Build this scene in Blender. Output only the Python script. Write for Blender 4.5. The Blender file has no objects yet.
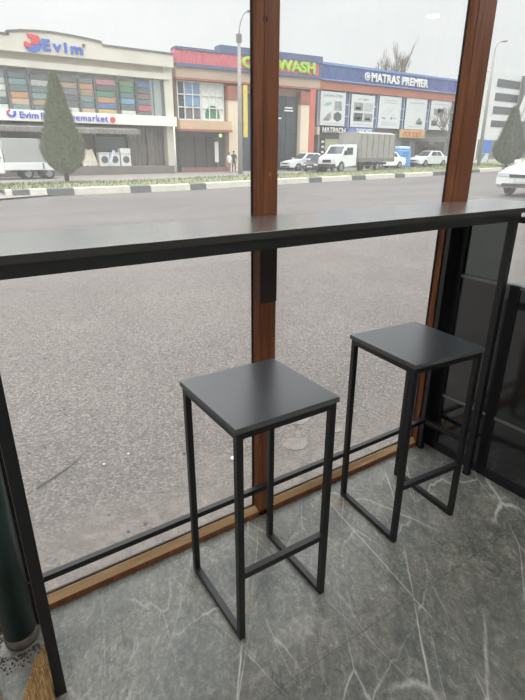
import bpy, bmesh, math, random
from mathutils import Vector, Matrix

random.seed(7)
scn = bpy.context.scene
COL = scn.collection
PI = math.pi

# ------------------------------------------------------------------ helpers
def S(r, g, b):
    def f(c):
        c /= 255.0
        return c / 12.92 if c <= .04045 else ((c + .055) / 1.055) ** 2.4
    return (f(r), f(g), f(b), 1)

class N:
    """tiny node-graph writer"""
    def __init__(s, name):
        s.m = bpy.data.materials.new(name); s.m.use_nodes = True
        s.t = s.m.node_tree; s.t.nodes.clear()
        s.out = s.t.nodes.new('ShaderNodeOutputMaterial')
        s._c = None
    def n(s, typ, ins=None, **kw):
        nd = s.t.nodes.new(typ)
        for k, v in kw.items(): setattr(nd, k, v)
        for k, v in (ins or {}).items():
            sock = nd.inputs[k]
            if isinstance(v, bpy.types.NodeSocket): s.t.links.new(v, sock)
            else: sock.default_value = v
        return nd
    def co(s):
        if s._c is None: s._c = s.n('ShaderNodeTexCoord').outputs['Object']
        return s._c
    def mapping(s, scale=(1, 1, 1), rot=(0, 0, 0), loc=(0, 0, 0), v=None):
        return s.n('ShaderNodeMapping', {'Vector': v or s.co(), 'Scale': scale, 'Rotation': rot, 'Location': loc}).outputs[0]
    def noise(s, scale, detail=3, v=None, dist=0, rough=.55):
        return s.n('ShaderNodeTexNoise', {'Vector': v or s.co(), 'Scale': scale, 'Detail': detail, 'Distortion': dist, 'Roughness': rough}).outputs[0]
    def vor(s, scale, feature='F1', out='Distance', v=None, rnd=1):
        return s.n('ShaderNodeTexVoronoi', {'Vector': v or s.co(), 'Scale': scale, 'Randomness': rnd}, feature=feature).outputs[out]
    def ramp(s, fac, stops):
        r = s.n('ShaderNodeValToRGB', {'Fac': fac})
        e = r.color_ramp.elements
        while len(e) < len(stops): e.new(.5)
        for i, (p, c) in enumerate(stops):
            e[i].position = p; e[i].color = c if len(c) == 4 else (*c, 1)
        return r.outputs[0]
    def mix(s, f, a, b, blend='MIX'):
        nd = s.n('ShaderNodeMixRGB', {'Fac': f, 'Color1': a, 'Color2': b}, blend_type=blend)
        return nd.outputs[0]
    def math(s, op, a, b=0.0):
        return s.n('ShaderNodeMath', {0: a, 1: b}, operation=op).outputs[0]
    def bump(s, h, strength=.3, dist=.01):
        return s.n('ShaderNodeBump', {'Height': h, 'Strength': strength, 'Distance': dist}).outputs[0]
    def pbr(s, color, rough=.6, metal=0, normal=None, **extra):
        ins = {'Base Color': color, 'Roughness': rough, 'Metallic': metal}
        if normal is not None: ins['Normal'] = normal
        ins.update(extra)
        p = s.n('ShaderNodeBsdfPrincipled', ins)
        s.t.links.new(p.outputs[0], s.out.inputs[0])
        return s.m
    def end(s, shader):
        s.t.links.new(shader, s.out.inputs[0]); return s.m

def plain(name, c, rough=.6, metal=0, var=.12, scale=6, bump=0, **extra):
    g = N(name)
    f = g.noise(scale, 4)
    lo = tuple(x * (1 - var) for x in c[:3]) + (1,)
    hi = tuple(min(1, x * (1 + var)) for x in c[:3]) + (1,)
    colr = g.ramp(f, [(.3, lo), (.7, hi)])
    nrm = g.bump(g.noise(scale * 8, 3), bump, .005) if bump else None
    return g.pbr(colr, rough, metal, nrm, **extra)

def emit(name, c, strength):
    g = N(name)
    return g.end(g.n('ShaderNodeEmission', {'Color': c, 'Strength': strength}).outputs[0])

class MB:
    def __init__(s): s.b = bmesh.new(); s.mi = 0
    def _f(s, vs):
        try:
            f = s.b.faces.new(vs); f.material_index = s.mi; return f
        except ValueError: return None
    def hexa(s, P):
        v = [s.b.verts.new(p) for p in P]
        for q in ((3, 2, 1, 0), (4, 5, 6, 7), (0, 1, 5, 4), (1, 2, 6, 5), (2, 3, 7, 6), (3, 0, 4, 7)):
            s._f([v[i] for i in q])
        return v
    def box(s, x0, y0, z0, x1, y1, z1, bevel=0):
        x0, x1 = min(x0, x1), max(x0, x1); y0, y1 = min(y0, y1), max(y0, y1); z0, z1 = min(z0, z1), max(z0, z1)
        v = s.hexa([(x0, y0, z0), (x1, y0, z0), (x1, y1, z0), (x0, y1, z0), (x0, y0, z1), (x1, y0, z1), (x1, y1, z1), (x0, y1, z1)])
        if bevel:
            es = {e for q in v for e in q.link_edges}
            bmesh.ops.bevel(s.b, geom=list(es), offset=bevel, segments=2, affect='EDGES', profile=.5)
        return s
    def obox(s, c, size, rot):
        m = rot.to_matrix() if hasattr(rot, 'to_matrix') else rot
        P = []
        for z in (-1, 1):
            for x, y in ((-1, -1), (1, -1), (1, 1), (-1, 1)):
                P.append(Vector(c) + m @ Vector((x * size[0] / 2, y * size[1] / 2, z * size[2] / 2)))
        s.hexa(P); return s
    def bar(s, p0, p1, w, h=None, up=(0, 0, 1)):
        """square-section tube between two points"""
        h = h or w
        p0, p1 = Vector(p0), Vector(p1); d = (p1 - p0).normalized(); u = Vector(up)
        if abs(d.dot(u)) > .95: u = Vector((0, 1, 0))
        a = d.cross(u).normalized(); b = a.cross(d).normalized()
        P = [p + a * sx * w / 2 + b * sy * h / 2 for p in (p0, p1) for sx, sy in ((-1, -1), (1, -1), (1, 1), (-1, 1))]
        s.hexa(P); return s
    def tube(s, pts, radii, seg=10, cap=True):
        pts = [Vector(p) for p in pts]
        if not hasattr(radii, '__len__'): radii = [radii] * len(pts)
        rings = []
        ref = None
        for i, p in enumerate(pts):
            d = (pts[min(i + 1, len(pts) - 1)] - pts[max(i - 1, 0)]).normalized()
            if ref is None:
                ref = Vector((1, 0, 0)) if abs(d.x) < .9 else Vector((0, 1, 0))
            a = (ref - d * ref.dot(d)).normalized(); b = d.cross(a); ref = a
            rings.append([s.b.verts.new(p + (a * math.cos(2 * PI * k / seg) + b * math.sin(2 * PI * k / seg)) * radii[i]) for k in range(seg)])
        for i in range(len(rings) - 1):
            for k in range(seg):
                f = s._f([rings[i][k], rings[i][(k + 1) % seg], rings[i + 1][(k + 1) % seg], rings[i + 1][k]])
                if f: f.smooth = True
        if cap:
            s._f(list(reversed(rings[0]))); s._f(rings[-1])
        return s
    def prism(s, poly, a0, a1, plane='xz'):
        def P(u, v, a):
            return {'xz': (u, a, v), 'xy': (u, v, a), 'yz': (a, u, v)}[plane]
        A = [s.b.verts.new(P(u, v, a0)) for u, v in poly]; B = [s.b.verts.new(P(u, v, a1)) for u, v in poly]
        n = len(poly)
        s._f(A); s._f(list(reversed(B)))
        for i in range(n): s._f([A[i], A[(i + 1) % n], B[(i + 1) % n], B[i]])
        return s
    def quad(s, *P):
        s._f([s.b.verts.new(p) for p in P]); return s
    def build(s, name, mats, parent=None, smooth=False, normals=True):
        if normals: bmesh.ops.recalc_face_normals(s.b, faces=s.b.faces[:])
        me = bpy.data.meshes.new(name); s.b.to_mesh(me); s.b.free()
        for m in (mats if isinstance(mats, (list, tuple)) else [mats]): me.materials.append(m)
        if smooth:
            for p in me.polygons: p.use_smooth = True
        o = bpy.data.objects.new(name, me); COL.objects.link(o)
        if parent is not None: o.parent = parent
        return o

def tag(o, label=None, cat=None, group=None, kind=None):
    if label: o['label'] = label
    if cat: o['category'] = cat
    if group: o['group'] = group
    if kind: o['kind'] = kind
    return o

def thing(name, label, cat, loc=(0, 0, 0), rz=0, group=None):
    o = bpy.data.objects.new(name, None); COL.objects.link(o)
    o.location = loc; o.rotation_euler = (0, 0, rz); o.empty_display_size = .1
    return tag(o, label, cat, group)

def struct(o): o['kind'] = 'structure'; return o

def copy_tree(o, parent=None):
    c = o.copy(); COL.objects.link(c)
    if parent is not None: c.parent = parent
    for ch in list(o.children): copy_tree(ch, c)
    return c

def text(name, body, x0, x1, z0, z1, y, mat, parent, depth=.04, bold=0.0, slope=0.0, space=1.0):
    """raised lettering facing -y, fitted to a box on a wall"""
    cu = bpy.data.curves.new(name, 'FONT'); cu.body = body; cu.extrude = .05; cu.offset = bold
    cu.resolution_u = 4; cu.space_character = space
    t = bpy.data.objects.new(name + '_tmp', cu); COL.objects.link(t)
    dg = bpy.context.evaluated_depsgraph_get()
    me = bpy.data.meshes.new_from_object(t.evaluated_get(dg))
    bpy.data.objects.remove(t); bpy.data.curves.remove(cu)
    xs = [v.co.x for v in me.vertices]; ys = [v.co.y for v in me.vertices]
    ax, bx, ay, by = min(xs), max(xs), min(ys), max(ys)
    for v in me.vertices:
        u = (v.co.x - ax) / (bx - ax); w = (v.co.y - ay) / (by - ay); k = v.co.z / .1
        v.co = (x0 + u * (x1 - x0), y - depth / 2 - k * depth, z0 + w * (z1 - z0) + slope * u)
    me.materials.clear(); me.materials.append(mat); me.name = name
    o = bpy.data.objects.new(name, me); COL.objects.link(o); o.parent = parent
    return o

def road_z(x, y): return -.06 + .005 * x + .004 * y
def park_z(x, y): return .005 * x + .004 * y + .0001 * x * x

# ------------------------------------------------------------------ materials
def m_floor():
    g = N('grey_marble_tile')
    def warp(v, sc, amt):
        nz = g.n('ShaderNodeTexNoise', {'Vector': v, 'Scale': sc, 'Detail': 4.0}).outputs[1]
        d = g.n('ShaderNodeVectorMath', {0: nz, 1: (.5, .5, .5)}, operation='SUBTRACT').outputs[0]
        d = g.n('ShaderNodeVectorMath', {0: d, 3: amt}, operation='SCALE').outputs[0]
        return g.n('ShaderNodeVectorMath', {0: v, 1: d}, operation='ADD').outputs[0]
    v = g.mapping(scale=(.30, 1.5, 1), v=g.mapping(rot=(0, 0, math.radians(-48))))
    w = g.mapping(scale=(.34, 1.4, 1), loc=(3.4, 1, 0), v=g.mapping(rot=(0, 0, math.radians(-88))))
    b_ = g.mapping(scale=(.75, 1.25, 1), v=g.mapping(rot=(0, 0, math.radians(-60))))
    base = g.ramp(g.noise(4.2, 12, b_, .7, .74), [(.30, S(98, 105, 103)), (.44, S(142, 144, 138)), (.56, S(160, 158, 150)), (.72, S(188, 184, 174))])
    fine = g.ramp(g.noise(24, 10, b_, 1.2, .78), [(.28, S(70, 74, 74)), (.5, S(128, 128, 128)), (.7, S(200, 200, 196))])
    c = g.mix(.75, base, fine, 'OVERLAY')
    speck = g.ramp(g.noise(13, 10, b_, 2.2, .8), [(.53, (0, 0, 0)), (.60, (1, 1, 1))])
    dm = g.ramp(g.noise(3.2, 4, b_), [(.42, (0, 0, 0)), (.58, (1, 1, 1))])
    c = g.mix(g.math('MULTIPLY', g.math('MULTIPLY', speck, dm), .75), c, S(62, 74, 74))
    gr = g.ramp(g.noise(70, 6, None, .5, .8), [(.36, S(92, 94, 92)), (.5, S(128, 128, 128)), (.66, S(176, 176, 172))])
    c = g.mix(.6, c, gr, 'OVERLAY')
    for k, (vec, sc, wd, st) in enumerate(((v, 1.0, .0065, .62), (w, .9, .005, .4), (v, 2.7, .009, .42), (w, 3.1, .010, .25))):
        e = g.vor(sc, 'DISTANCE_TO_EDGE', v=warp(warp(vec, 2.0, .16), 14, .03))
        line = g.ramp(g.math('DIVIDE', e, wd), [(.0, (1, 1, 1)), (.35, (.6, .6, .6)), (1, (0, 0, 0))])
        msk = g.ramp(g.noise(2.6, 5, g.mapping(loc=(k * 5.3, 2, 0))), [(.44, (0, 0, 0)), (.6, (1, 1, 1))])
        c = g.mix(g.math('MULTIPLY', g.math('MULTIPLY', line, msk), st), c, S(208, 210, 206))
    rust = g.ramp(g.noise(3.3, 6, g.mapping(loc=(7, 3, 0)), .5), [(.62, (0, 0, 0)), (.74, (1, 1, 1))])
    c = g.mix(g.math('MULTIPLY', rust, .38), c, S(150, 122, 84))
    sep = g.n('ShaderNodeSeparateXYZ', {0: g.co()})
    js = []
    for ax, off, per in ((0, .64, 1.2), (1, -.625, .6)):
        q = g.math('FRACT', g.math('DIVIDE', g.math('SUBTRACT', sep.outputs[ax], off - 60 * per), per))
        d = g.math('MULTIPLY', g.math('MINIMUM', q, g.math('SUBTRACT', 1.0, q)), per)
        js.append(g.math('LESS_THAN', d, .0014))
    j = g.math('MAXIMUM', js[0], js[1])
    c = g.mix(g.math('MULTIPLY', j, .55), c, S(60, 62, 60))
    r = g.ramp(g.noise(9, 5), [(.3, (.30,) * 3), (.7, (.46,) * 3)])
    return g.pbr(c, r, 0, g.bump(g.noise(60, 4), .05, .002))

def m_asphalt():
    g = N('worn_asphalt')
    sep = g.n('ShaderNodeSeparateXYZ', {0: g.co()})
    y = sep.outputs[1]
    stone = g.vor(95, out='Color')
    sg = g.n('ShaderNodeSeparateColor', {0: stone}).outputs[0]
    c1 = g.ramp(sg, [(0, S(84, 76, 74)), (.25, S(128, 118, 114)), (.6, S(152, 142, 137)), (1, S(196, 188, 182))])
    edge = g.ramp(g.vor(95, 'DISTANCE_TO_EDGE'), [(0, (0, 0, 0)), (.16, (1, 1, 1))])
    c1 = g.mix(g.math('MULTIPLY', g.math('SUBTRACT', 1.0, edge), .45), c1, S(92, 84, 80))
    # smooth carriageway further out
    c2 = g.ramp(g.noise(.45, 7, g.mapping(scale=(.35, 1.2, 1), rot=(0, 0, -.1)), .4, .6), [(.3, S(106, 99, 98)), (.5, S(124, 117, 115)), (.72, S(143, 136, 133))])
    far = g.ramp(g.math('DIVIDE', g.math('ADD', y, g.math('MULTIPLY', g.noise(.7, 4), 2.5)), 10), [(.5, (0, 0, 0)), (.95, (1, 1, 1))])
    c = g.mix(far, c1, c2)
    pat = g.ramp(g.noise(.9, 6), [(.35, S(108, 108, 108)), (.65, S(142, 142, 142))])
    c = g.mix(.55, c, pat, 'OVERLAY')
    # dirt strip along the shop front
    dn = g.ramp(g.math('ADD', g.math('MULTIPLY', y, 1.0), g.math('MULTIPLY', g.noise(2.4, 5), .9)), [(.75, (1, 1, 1)), (1.35, (0, 0, 0))])
    dirt = g.ramp(g.noise(13, 12, None, .8, .8), [(.32, S(74, 66, 62)), (.46, S(126, 116, 108)), (.56, S(146, 136, 127)), (.7, S(188, 176, 164))])
    c = g.mix(g.math('MULTIPLY', dn, .8), c, dirt)
    # broken-up patch with a crack net
    cr = g.ramp(g.vor(4.2, 'DISTANCE_TO_EDGE', v=g.mapping(loc=(.3, 0, 0))), [(0, (1, 1, 1)), (.035, (0, 0, 0))])
    cm = g.ramp(g.noise(1.3, 3, g.mapping(loc=(5.1, 2.2, 0))), [(.5, (0, 0, 0)), (.62, (1, 1, 1))])
    c = g.mix(g.math('MULTIPLY', g.math('MULTIPLY', cr, cm), g.math('MULTIPLY', dn, .6)), c, S(62, 56, 52))
    # dark specks of litter and leaf crumbs
    sp = g.ramp(g.vor(9), [(.06, (1, 1, 1)), (.11, (0, 0, 0))])
    sm = g.ramp(g.noise(1.7, 2), [(.42, (0, 0, 0)), (.6, (1, 1, 1))])
    nf = g.ramp(g.math('DIVIDE', y, 4), [(.3, (1, 1, 1)), (1, (0, 0, 0))])
    c = g.mix(g.math('MULTIPLY', g.math('MULTIPLY', sp, sm), g.math('MULTIPLY', nf, .9)), c, S(50, 42, 40))
    # damp streaks lying across the lane
    dp = g.ramp(g.noise(.8, 5, g.mapping(scale=(.22, 1.6, 1))), [(.60, (0, 0, 0)), (.72, (1, 1, 1))])
    c = g.mix(g.math('MULTIPLY', dp, .3), c, S(92, 86, 84))
    rough = g.mix(far, (.85,) * 3 + (1,), (.55,) * 3 + (1,))
    c = g.mix(1, c, (.515, .482, .472, 1), 'MULTIPLY')
    h = g.mix(far, g.vor(95), g.noise(20, 3))
    return g.pbr(c, rough, 0, g.bump(h, .55, .006))

def m_wood():
    g = N('brown_wood')
    v = g.mapping(scale=(26, 26, 1.6))
    c = g.ramp(g.noise(2.0, 6, v, .8), [(.25, S(88, 50, 28)), (.5, S(114, 66, 38)), (.75, S(134, 82, 50))])
    kn = g.ramp(g.noise(3, 2, g.mapping(scale=(1, 1, .6))), [(.62, (0, 0, 0)), (.75, (1, 1, 1))])
    c = g.mix(g.math('MULTIPLY', kn, .35), c, S(70, 38, 24))
    return g.pbr(c, .42, 0, g.bump(g.noise(3, 4, v), .08, .002))

def m_wood_light():
    g = N('pale_oak_sill')
    v = g.mapping(scale=(1.6, 26, 26))
    c = g.ramp(g.noise(2.0, 6, v, .8), [(.25, S(150, 118, 84)), (.5, S(178, 146, 108)), (.75, S(196, 168, 130))])
    return g.pbr(c, .45)

def m_laminate(name, c0, c1, rough, coat=0.0):
    g = N(name)
    c = g.ramp(g.noise(3, 6, None, .4), [(.3, c0), (.7, c1)])
    return g.pbr(c, rough, **{'Specular IOR Level': 1.0, 'Coat Weight': coat, 'Coat Roughness': .27})

def m_glass(name, tint=(.97, .98, .98, 1), dust_haze=.07, ior=1.45):
    g = N(name)
    tr = g.n('ShaderNodeBsdfTransparent', {'Color': tint}).outputs[0]
    gl = g.n('ShaderNodeBsdfGlossy', {'Color': (1, 1, 1, 1), 'Roughness': .0}).outputs[0]
    bf = g.n('ShaderNodeNewGeometry').outputs['Backfacing']      # both faces of the pane reflect alike
    fr = g.n('ShaderNodeFresnel', {'IOR': g.math('ADD', ior, g.math('MULTIPLY', bf, 1 / ior - ior))}).outputs[0]
    a = g.n('ShaderNodeMixShader', {0: fr, 1: tr, 2: gl}).outputs[0]
    if dust_haze:
        d = g.n('ShaderNodeBsdfTranslucent', {'Color': S(232, 234, 232)}).outputs[0]  # pale veil: dirt on the pane plus the outdoor haze
        streak = g.math('ADD', g.math('MULTIPLY', g.noise(3, 5, g.mapping(scale=(5, 1, .9)), .3), .35), .32)
        spots = g.ramp(g.vor(70), [(.05, (1, 1, 1)), (.12, (0, 0, 0))])
        f = g.math('ADD', g.math('MULTIPLY', streak, dust_haze * 2), g.math('MULTIPLY', spots, dust_haze * .25))
        a = g.n('ShaderNodeMixShader', {0: f, 1: a, 2: d}).outputs[0]
    return g.end(a)

def m_ribbed(name, c0, c1, per, axis=0, rough=.6):
    g = N(name)
    sep = g.n('ShaderNodeSeparateXYZ', {0: g.co()}).outputs[axis]
    w = g.math('SINE', g.math('MULTIPLY', sep, 2 * PI / per))
    c = g.ramp(g.noise(1.5, 5), [(.3, c0), (.7, c1)])
    return g.pbr(c, rough, 0, g.bump(w, .6, per * .25))

def m_grass():
    g = N('patchy_verge_grass')
    c = g.ramp(g.noise(1.1, 8, None, .3, .7), [(.3, S(112, 108, 84)), (.48, S(112, 116, 80)), (.62, S(100, 112, 66)), (.8, S(140, 136, 104))])
    return g.pbr(c, .95, 0, g.bump(g.noise(9, 6), .6, .05))

FLOOR = m_floor(); ASPHALT = m_asphalt(); WOOD = m_wood(); SILLWOOD = m_wood_light()
BLACK = plain('black_powder_coated_steel', S(15, 15, 18), .45, .0, .15, 20, .02)
SEAT = m_laminate('charcoal_seat_laminate', S(44, 47, 52), S(52, 55, 60), .30)
EDGE = plain('grey_laminate_edge', S(74, 75, 76), .5)
TOP = m_laminate('charcoal_counter_laminate', S(72, 72, 71), S(82, 82, 80), .25, 1.0)
GLASS = m_glass('dusty_hazy_glass')
SMOKE = m_glass('smoked_glass', (.30, .33, .32, 1), .02)
DADO = m_laminate('black_gloss_panel', S(20, 22, 23), S(30, 32, 33), .10)
GREYBAR = plain('grey_aluminium_bar', S(104, 108, 108), .4, .3)
WALLM = plain('white_plaster', S(205, 204, 200), .8, 0, .04, 3, .05)
CEILM = plain('white_ceiling_paint', S(225, 225, 222), .85, 0, .03)
GREENP = plain('dark_green_enamel', S(20, 48, 46), .35, 0, .3, 5, .03)
DUSTY = plain('grime_and_cobweb', S(84, 78, 68), .95, 0, .35, 40, .3)
def m_straw():
    g = N('broom_straw')
    c = g.ramp(g.noise(1, 3, g.mapping(scale=(420, 9, 420))), [(.3, S(62, 46, 28)), (.48, S(126, 96, 56)), (.66, S(178, 142, 88))])
    return g.pbr(c, .85)
STRAW = m_straw()
CORD = plain('red_cord', S(120, 44, 36), .8)
FILL = emit('fill_panel_glow', (1, .98, .95, 1), 22)  # glow of the added fill panels
WHITEP = plain('white_paint', S(226, 226, 222), .45, 0, .04)
PAVE = plain('parking_asphalt', S(128, 122, 118), .85, 0, .15, 1.2, .2)
GRASS = m_grass()
KW = plain('kerb_white_paint', S(188, 185, 172), .7, 0, .12, 5)
KB = plain('kerb_black_paint', S(84, 84, 86), .7, 0, .15, 5)

# ------------------------------------------------------------------ camera
cam_d = bpy.data.cameras.new('camera'); cam = bpy.data.objects.new('camera', cam_d); COL.objects.link(cam)
r_ = Vector((.831686, -.555231, .004185)); u_ = Vector((.200804, .307796, .930021)); w_ = Vector((.517665, .772645, -.367482))
M = Matrix((r_, u_, -w_)).transposed().to_4x4(); M.translation = Vector((-.4835, -1.3756, 1.392))
cam.matrix_world = M
cam_d.sensor_fit = 'VERTICAL'; cam_d.sensor_height = 24; cam_d.lens = 492.7 / 700 * 24
cam_d.clip_start = .02; cam_d.clip_end = 600
scn.camera = cam

# ------------------------------------------------------------------ sky
wd = bpy.data.worlds.new('overcast_sky'); scn.world = wd; wd.use_nodes = True
t = wd.node_tree; t.nodes.clear()
def wn(typ, **kw):
    nd = t.nodes.new(typ)
    for k, v in kw.items(): setattr(nd, k, v)
    return nd
tc = wn('ShaderNodeTexCoord'); mp = wn('ShaderNodeMapping'); mp.inputs['Scale'].default_value = (1, 1, 2.4)
nz = wn('ShaderNodeTexNoise'); nz.inputs['Scale'].default_value = 2.2; nz.inputs['Detail'].default_value = 5
t.links.new(tc.outputs['Generated'], mp.inputs[0]); t.links.new(mp.outputs[0], nz.inputs['Vector'])
rp = wn('ShaderNodeValToRGB'); rp.color_ramp.elements[0].position = .3; rp.color_ramp.elements[0].color = (.86, .88, .89, 1)
rp.color_ramp.elements[1].position = .62; rp.color_ramp.elements[1].color = (1, 1, .985, 1)
t.links.new(nz.outputs[0], rp.inputs[0])
# overcast luminance: the zenith is far brighter than the horizon
sx = wn('ShaderNodeSeparateXYZ'); t.links.new(tc.outputs['Generated'], sx.inputs[0])
gr = wn('ShaderNodeValToRGB'); t.links.new(sx.outputs[2], gr.inputs[0])
e = gr.color_ramp.elements; e[0].position = .0; e[0].color = (.168,) * 3 + (1,); e[1].position = 1; e[1].color = (1, 1, 1, 1)
for p_, c_ in ((.40, .200), (.60, .66)):
    q = e.new(p_); q.color = (c_,) * 3 + (1,)
mu_ = wn('ShaderNodeMixRGB', blend_type='MULTIPLY'); mu_.inputs[0].default_value = 1
t.links.new(rp.outputs[0], mu_.inputs[1]); t.links.new(gr.outputs[0], mu_.inputs[2])
bg = wn('ShaderNodeBackground'); bg.inputs['Strength'].default_value = 5.9
wo = wn('ShaderNodeOutputWorld')
t.links.new(mu_.outputs[0], bg.inputs[0]); t.links.new(bg.outputs[0], wo.inputs[0])

# ------------------------------------------------------------------ room shell
X0, X1, Y0, ZC = -2.6, 6.6, -4.6, 3.0
struct(MB().box(X0, Y0, -.06, X1, -.001, 0).build('floor', FLOOR))
struct(MB().box(X0 - .1, Y0 - .1, ZC, X1 + .1, .12, ZC + .15).build('ceiling', CEILM))
struct(MB().box(X0 - .12, Y0, -.06, X0, .1, ZC).build('wall_left', WALLM))
struct(MB().box(X1, Y0, -.06, X1 + .12, .1, ZC).build('wall_right', WALLM))
struct(MB().box(X0 - .12, Y0 - .12, -.06, X1 + .12, Y0, ZC).build('wall_back', WALLM))
# mullion profile: bead (left, set back) + main post, as seen in plan
def mullion(name, x0, x1, back, z0=.0, z1=ZC, split=None):
    m = MB()
    m.prism([(x0, .003), (x0 + .003, .0), (x1 - .003, .0), (x1, .003), (x1, .075), (x0 + back, .075), (x0 + back, .034), (x0, .034)], z0, z1, 'xy')
    m.prism([(x0 + .0005, .004), (x0 + .0005, .023), (x0 - .008, .023), (x0 - .008, .021)], z0, split or z1, 'xy')
    if split: m.prism([(x0 + .0005, .005), (x0 + .0005, .023), (x0 - .007, .023), (x0 - .007, .0215)], split + .003, z1, 'xy')
    m.prism([(x0 + .018, -.0022), (x0 + .021, -.0022), (x0 + .021, .001), (x0 + .018, .001)], z0, z1, 'xy')
    return struct(m.build(name, WOOD))
trim1 = mullion('trim_1', .421, .496, .045)
trim2 = mullion('trim_2', 1.391, 1.522, .10, split=1.79)
scr = MB(); scr.tube([(.462, .001, 1.335), (.462, -.003, 1.335)], .006, 10); scr.build('screw_cap', plain('brass_screw_cap', S(150, 120, 84), .4, .5), trim1)
kn = MB(); kn.tube([(.443, .0005, 1.755), (.443, -.0008, 1.755)], .008, 12); kn.build('wood_knot', plain('dark_knot', S(44, 24, 16), .6), trim1)
# dark rubber gaskets along the panes
gk = MB()
for x in (.4205, 1.3905): gk.box(x - .013, .0222, .05, x, .0275, ZC - .06)
struct(gk.build('trim_3', plain('black_gasket', S(20, 18, 18), .6)))
# bottom frame rail of the window wall: brown face, pale bead
sl = MB(); sl.box(X0, .0, -.09, X1, .034, .022); sl.mi = 1
sl.prism([(.002, .022), (.021, .022), (.021, .046), (.016, .047)], X0, X1, 'yz'); sl.mi = 2
sl.box(X0, .0212, .022, X1, .0278, .051)
struct(sl.build('trim_4', [WOOD, SILLWOOD, plain('dark_gasket', S(28, 24, 22), .6)]))
struct(MB().box(X0, .0, ZC - .06, X1, .075, ZC).build('trim_5', WOOD))
for i, (a, b) in enumerate(((X0, .421), (.496, 1.391), (1.522, X1))):
    struct(MB().box(a, .028, .024, b, .033, ZC - .06).build('window_%d' % (i + 1), GLASS))

# black half-height glazed partition beside the bar
PX = 1.450
pt = MB()
pt.box(PX, -.072, 0, PX + .03, -.002, 1.172, .002); pt.box(PX, -.345, 0, PX + .03, -.302, .905, .002); pt.box(PX, -1.30, 0, PX + .03, -1.24, 1.172, .002)
pt.box(PX, -1.24, 0, PX + .03, -.345, .040); pt.box(PX, -.302, 0, PX + .03, -.072, .040)
pt.box(PX, -1.24, 1.150, PX + .03, -.072, 1.172)
struct(pt.build('trim_6', plain('black_aluminium_frame', S(24, 25, 28), .38, .2)))
dd = MB(); dd.box(PX + .008, -1.24, .040, PX + .022, -.345, .892); dd.box(PX + .008, -.302, .040, PX + .022, -.072, .892)
struct(dd.build('wall_partition', DADO))
gb = MB()
for ya, yb in ((-1.24, -.345), (-.302, -.072)):
    gb.box(PX + .002, ya, .892, PX + .028, yb, .905); gb.box(PX + .001, ya, .300, PX + .009, yb, .311)
struct(gb.build('trim_7', GREYBAR))
struct(MB().box(PX + .011, -.248, .905, PX + .018, -.072, 1.150).build('window_4', SMOKE))
struct(MB().box(PX + .011, -1.24, .905, PX + .018, -.268, 1.150).build('window_5', m_glass('clear_glass', (.95, .96, .96, 1), .03)))

# unseen fill panels added to brighten the room, then the reflected downlight
for i, (x, y) in enumerate(((-1.2, -1.6), (1.4, -1.7), (-1.2, -3.4), (1.4, -3.4), (4.3, -1.7))):
    l = thing('fill_panel', ['added square white fill light above the left bar end', 'added square white fill light above the bar stools', 'added square white fill light at the back left of the room',
              'added square white fill light at the back middle of the room', 'added square white fill light beyond the black partition'][i], 'ceiling light', (x, y, ZC), 0, 'added square fill panels')
    fm = MB()
    for a in (-1, 1): fm.box(a * .31 - .01, -.32, -.03, a * .31 + .01, .32, 0); fm.box(-.3, a * .31 - .01, -.03, .3, a * .31 + .01, 0)
    fm.build('frame', WHITEP, l); MB().box(-.3, -.3, -.022, .3, .3, -.012).build('diffuser', FILL, l)
dl = thing('downlight', 'round bright downlight reflected in the middle window pane', 'ceiling light', (5.17, -3.306, ZC))
MB().tube([(0, 0, 0), (0, 0, -.02)], .10, 20).build('ring', WHITEP, dl)
MB().tube([(0, 0, -.019), (0, 0, -.026)], .07, 20).build('bulb', emit('downlight_bulb', (1, .98, .95, 1), 40), dl)

# ------------------------------------------------------------------ bar counter
bar = thing('bar_counter', 'long narrow charcoal bar counter on black steel legs along the window', 'bar counter', (0, 0, 0))
BT = 1.2114
ct = MB().box(-1.7, -.3170, BT - .019, 1.68, -.004, BT, .0012).build('countertop', TOP, bar)
MB().box(-1.7, -.3180, BT - .0185, 1.68, -.3168, BT - .001).build('edge_band', plain('dark_counter_edge', S(40, 39, 36), .55), ct)
fr = MB(); T = .028
fr.box(-1.68, -.313, BT - .019 - T, 1.4156, -.313 + T, BT - .0192); fr.box(-1.68, -.035, BT - .019 - T, 1.4156, -.035 + T, BT - .0192)
for x in (-1.5, -.445, 1.3876): fr.box(x, -.285, BT - .019 - T, x + T, -.035, BT - .0192)
fr.build('top_frame', BLACK, bar)
ZL = BT - .019 - T
for x in (-1.5, -.445, 1.3876):
    for y in (-.308, -.035): MB().box(x, y, 0, x + T, y + (T if y < -.1 else .022), ZL, .0015).build('leg', BLACK, bar)
MB().box(-1.472, -.045, .160, 1.3876, -.025, .180).build('footrest', BLACK, bar)
MB().box(1.392, -.280, .150, 1.412, -.035, .170).build('side_rail', BLACK, bar)
MB().box(.421, -.010, .915, .490, -.0012, ZL + .012, .001).build('mullion_plate', plain('dark_brown_plate', S(44, 30, 26), .5), bar)  # thin dark brown plate on the mullion below the counter

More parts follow.
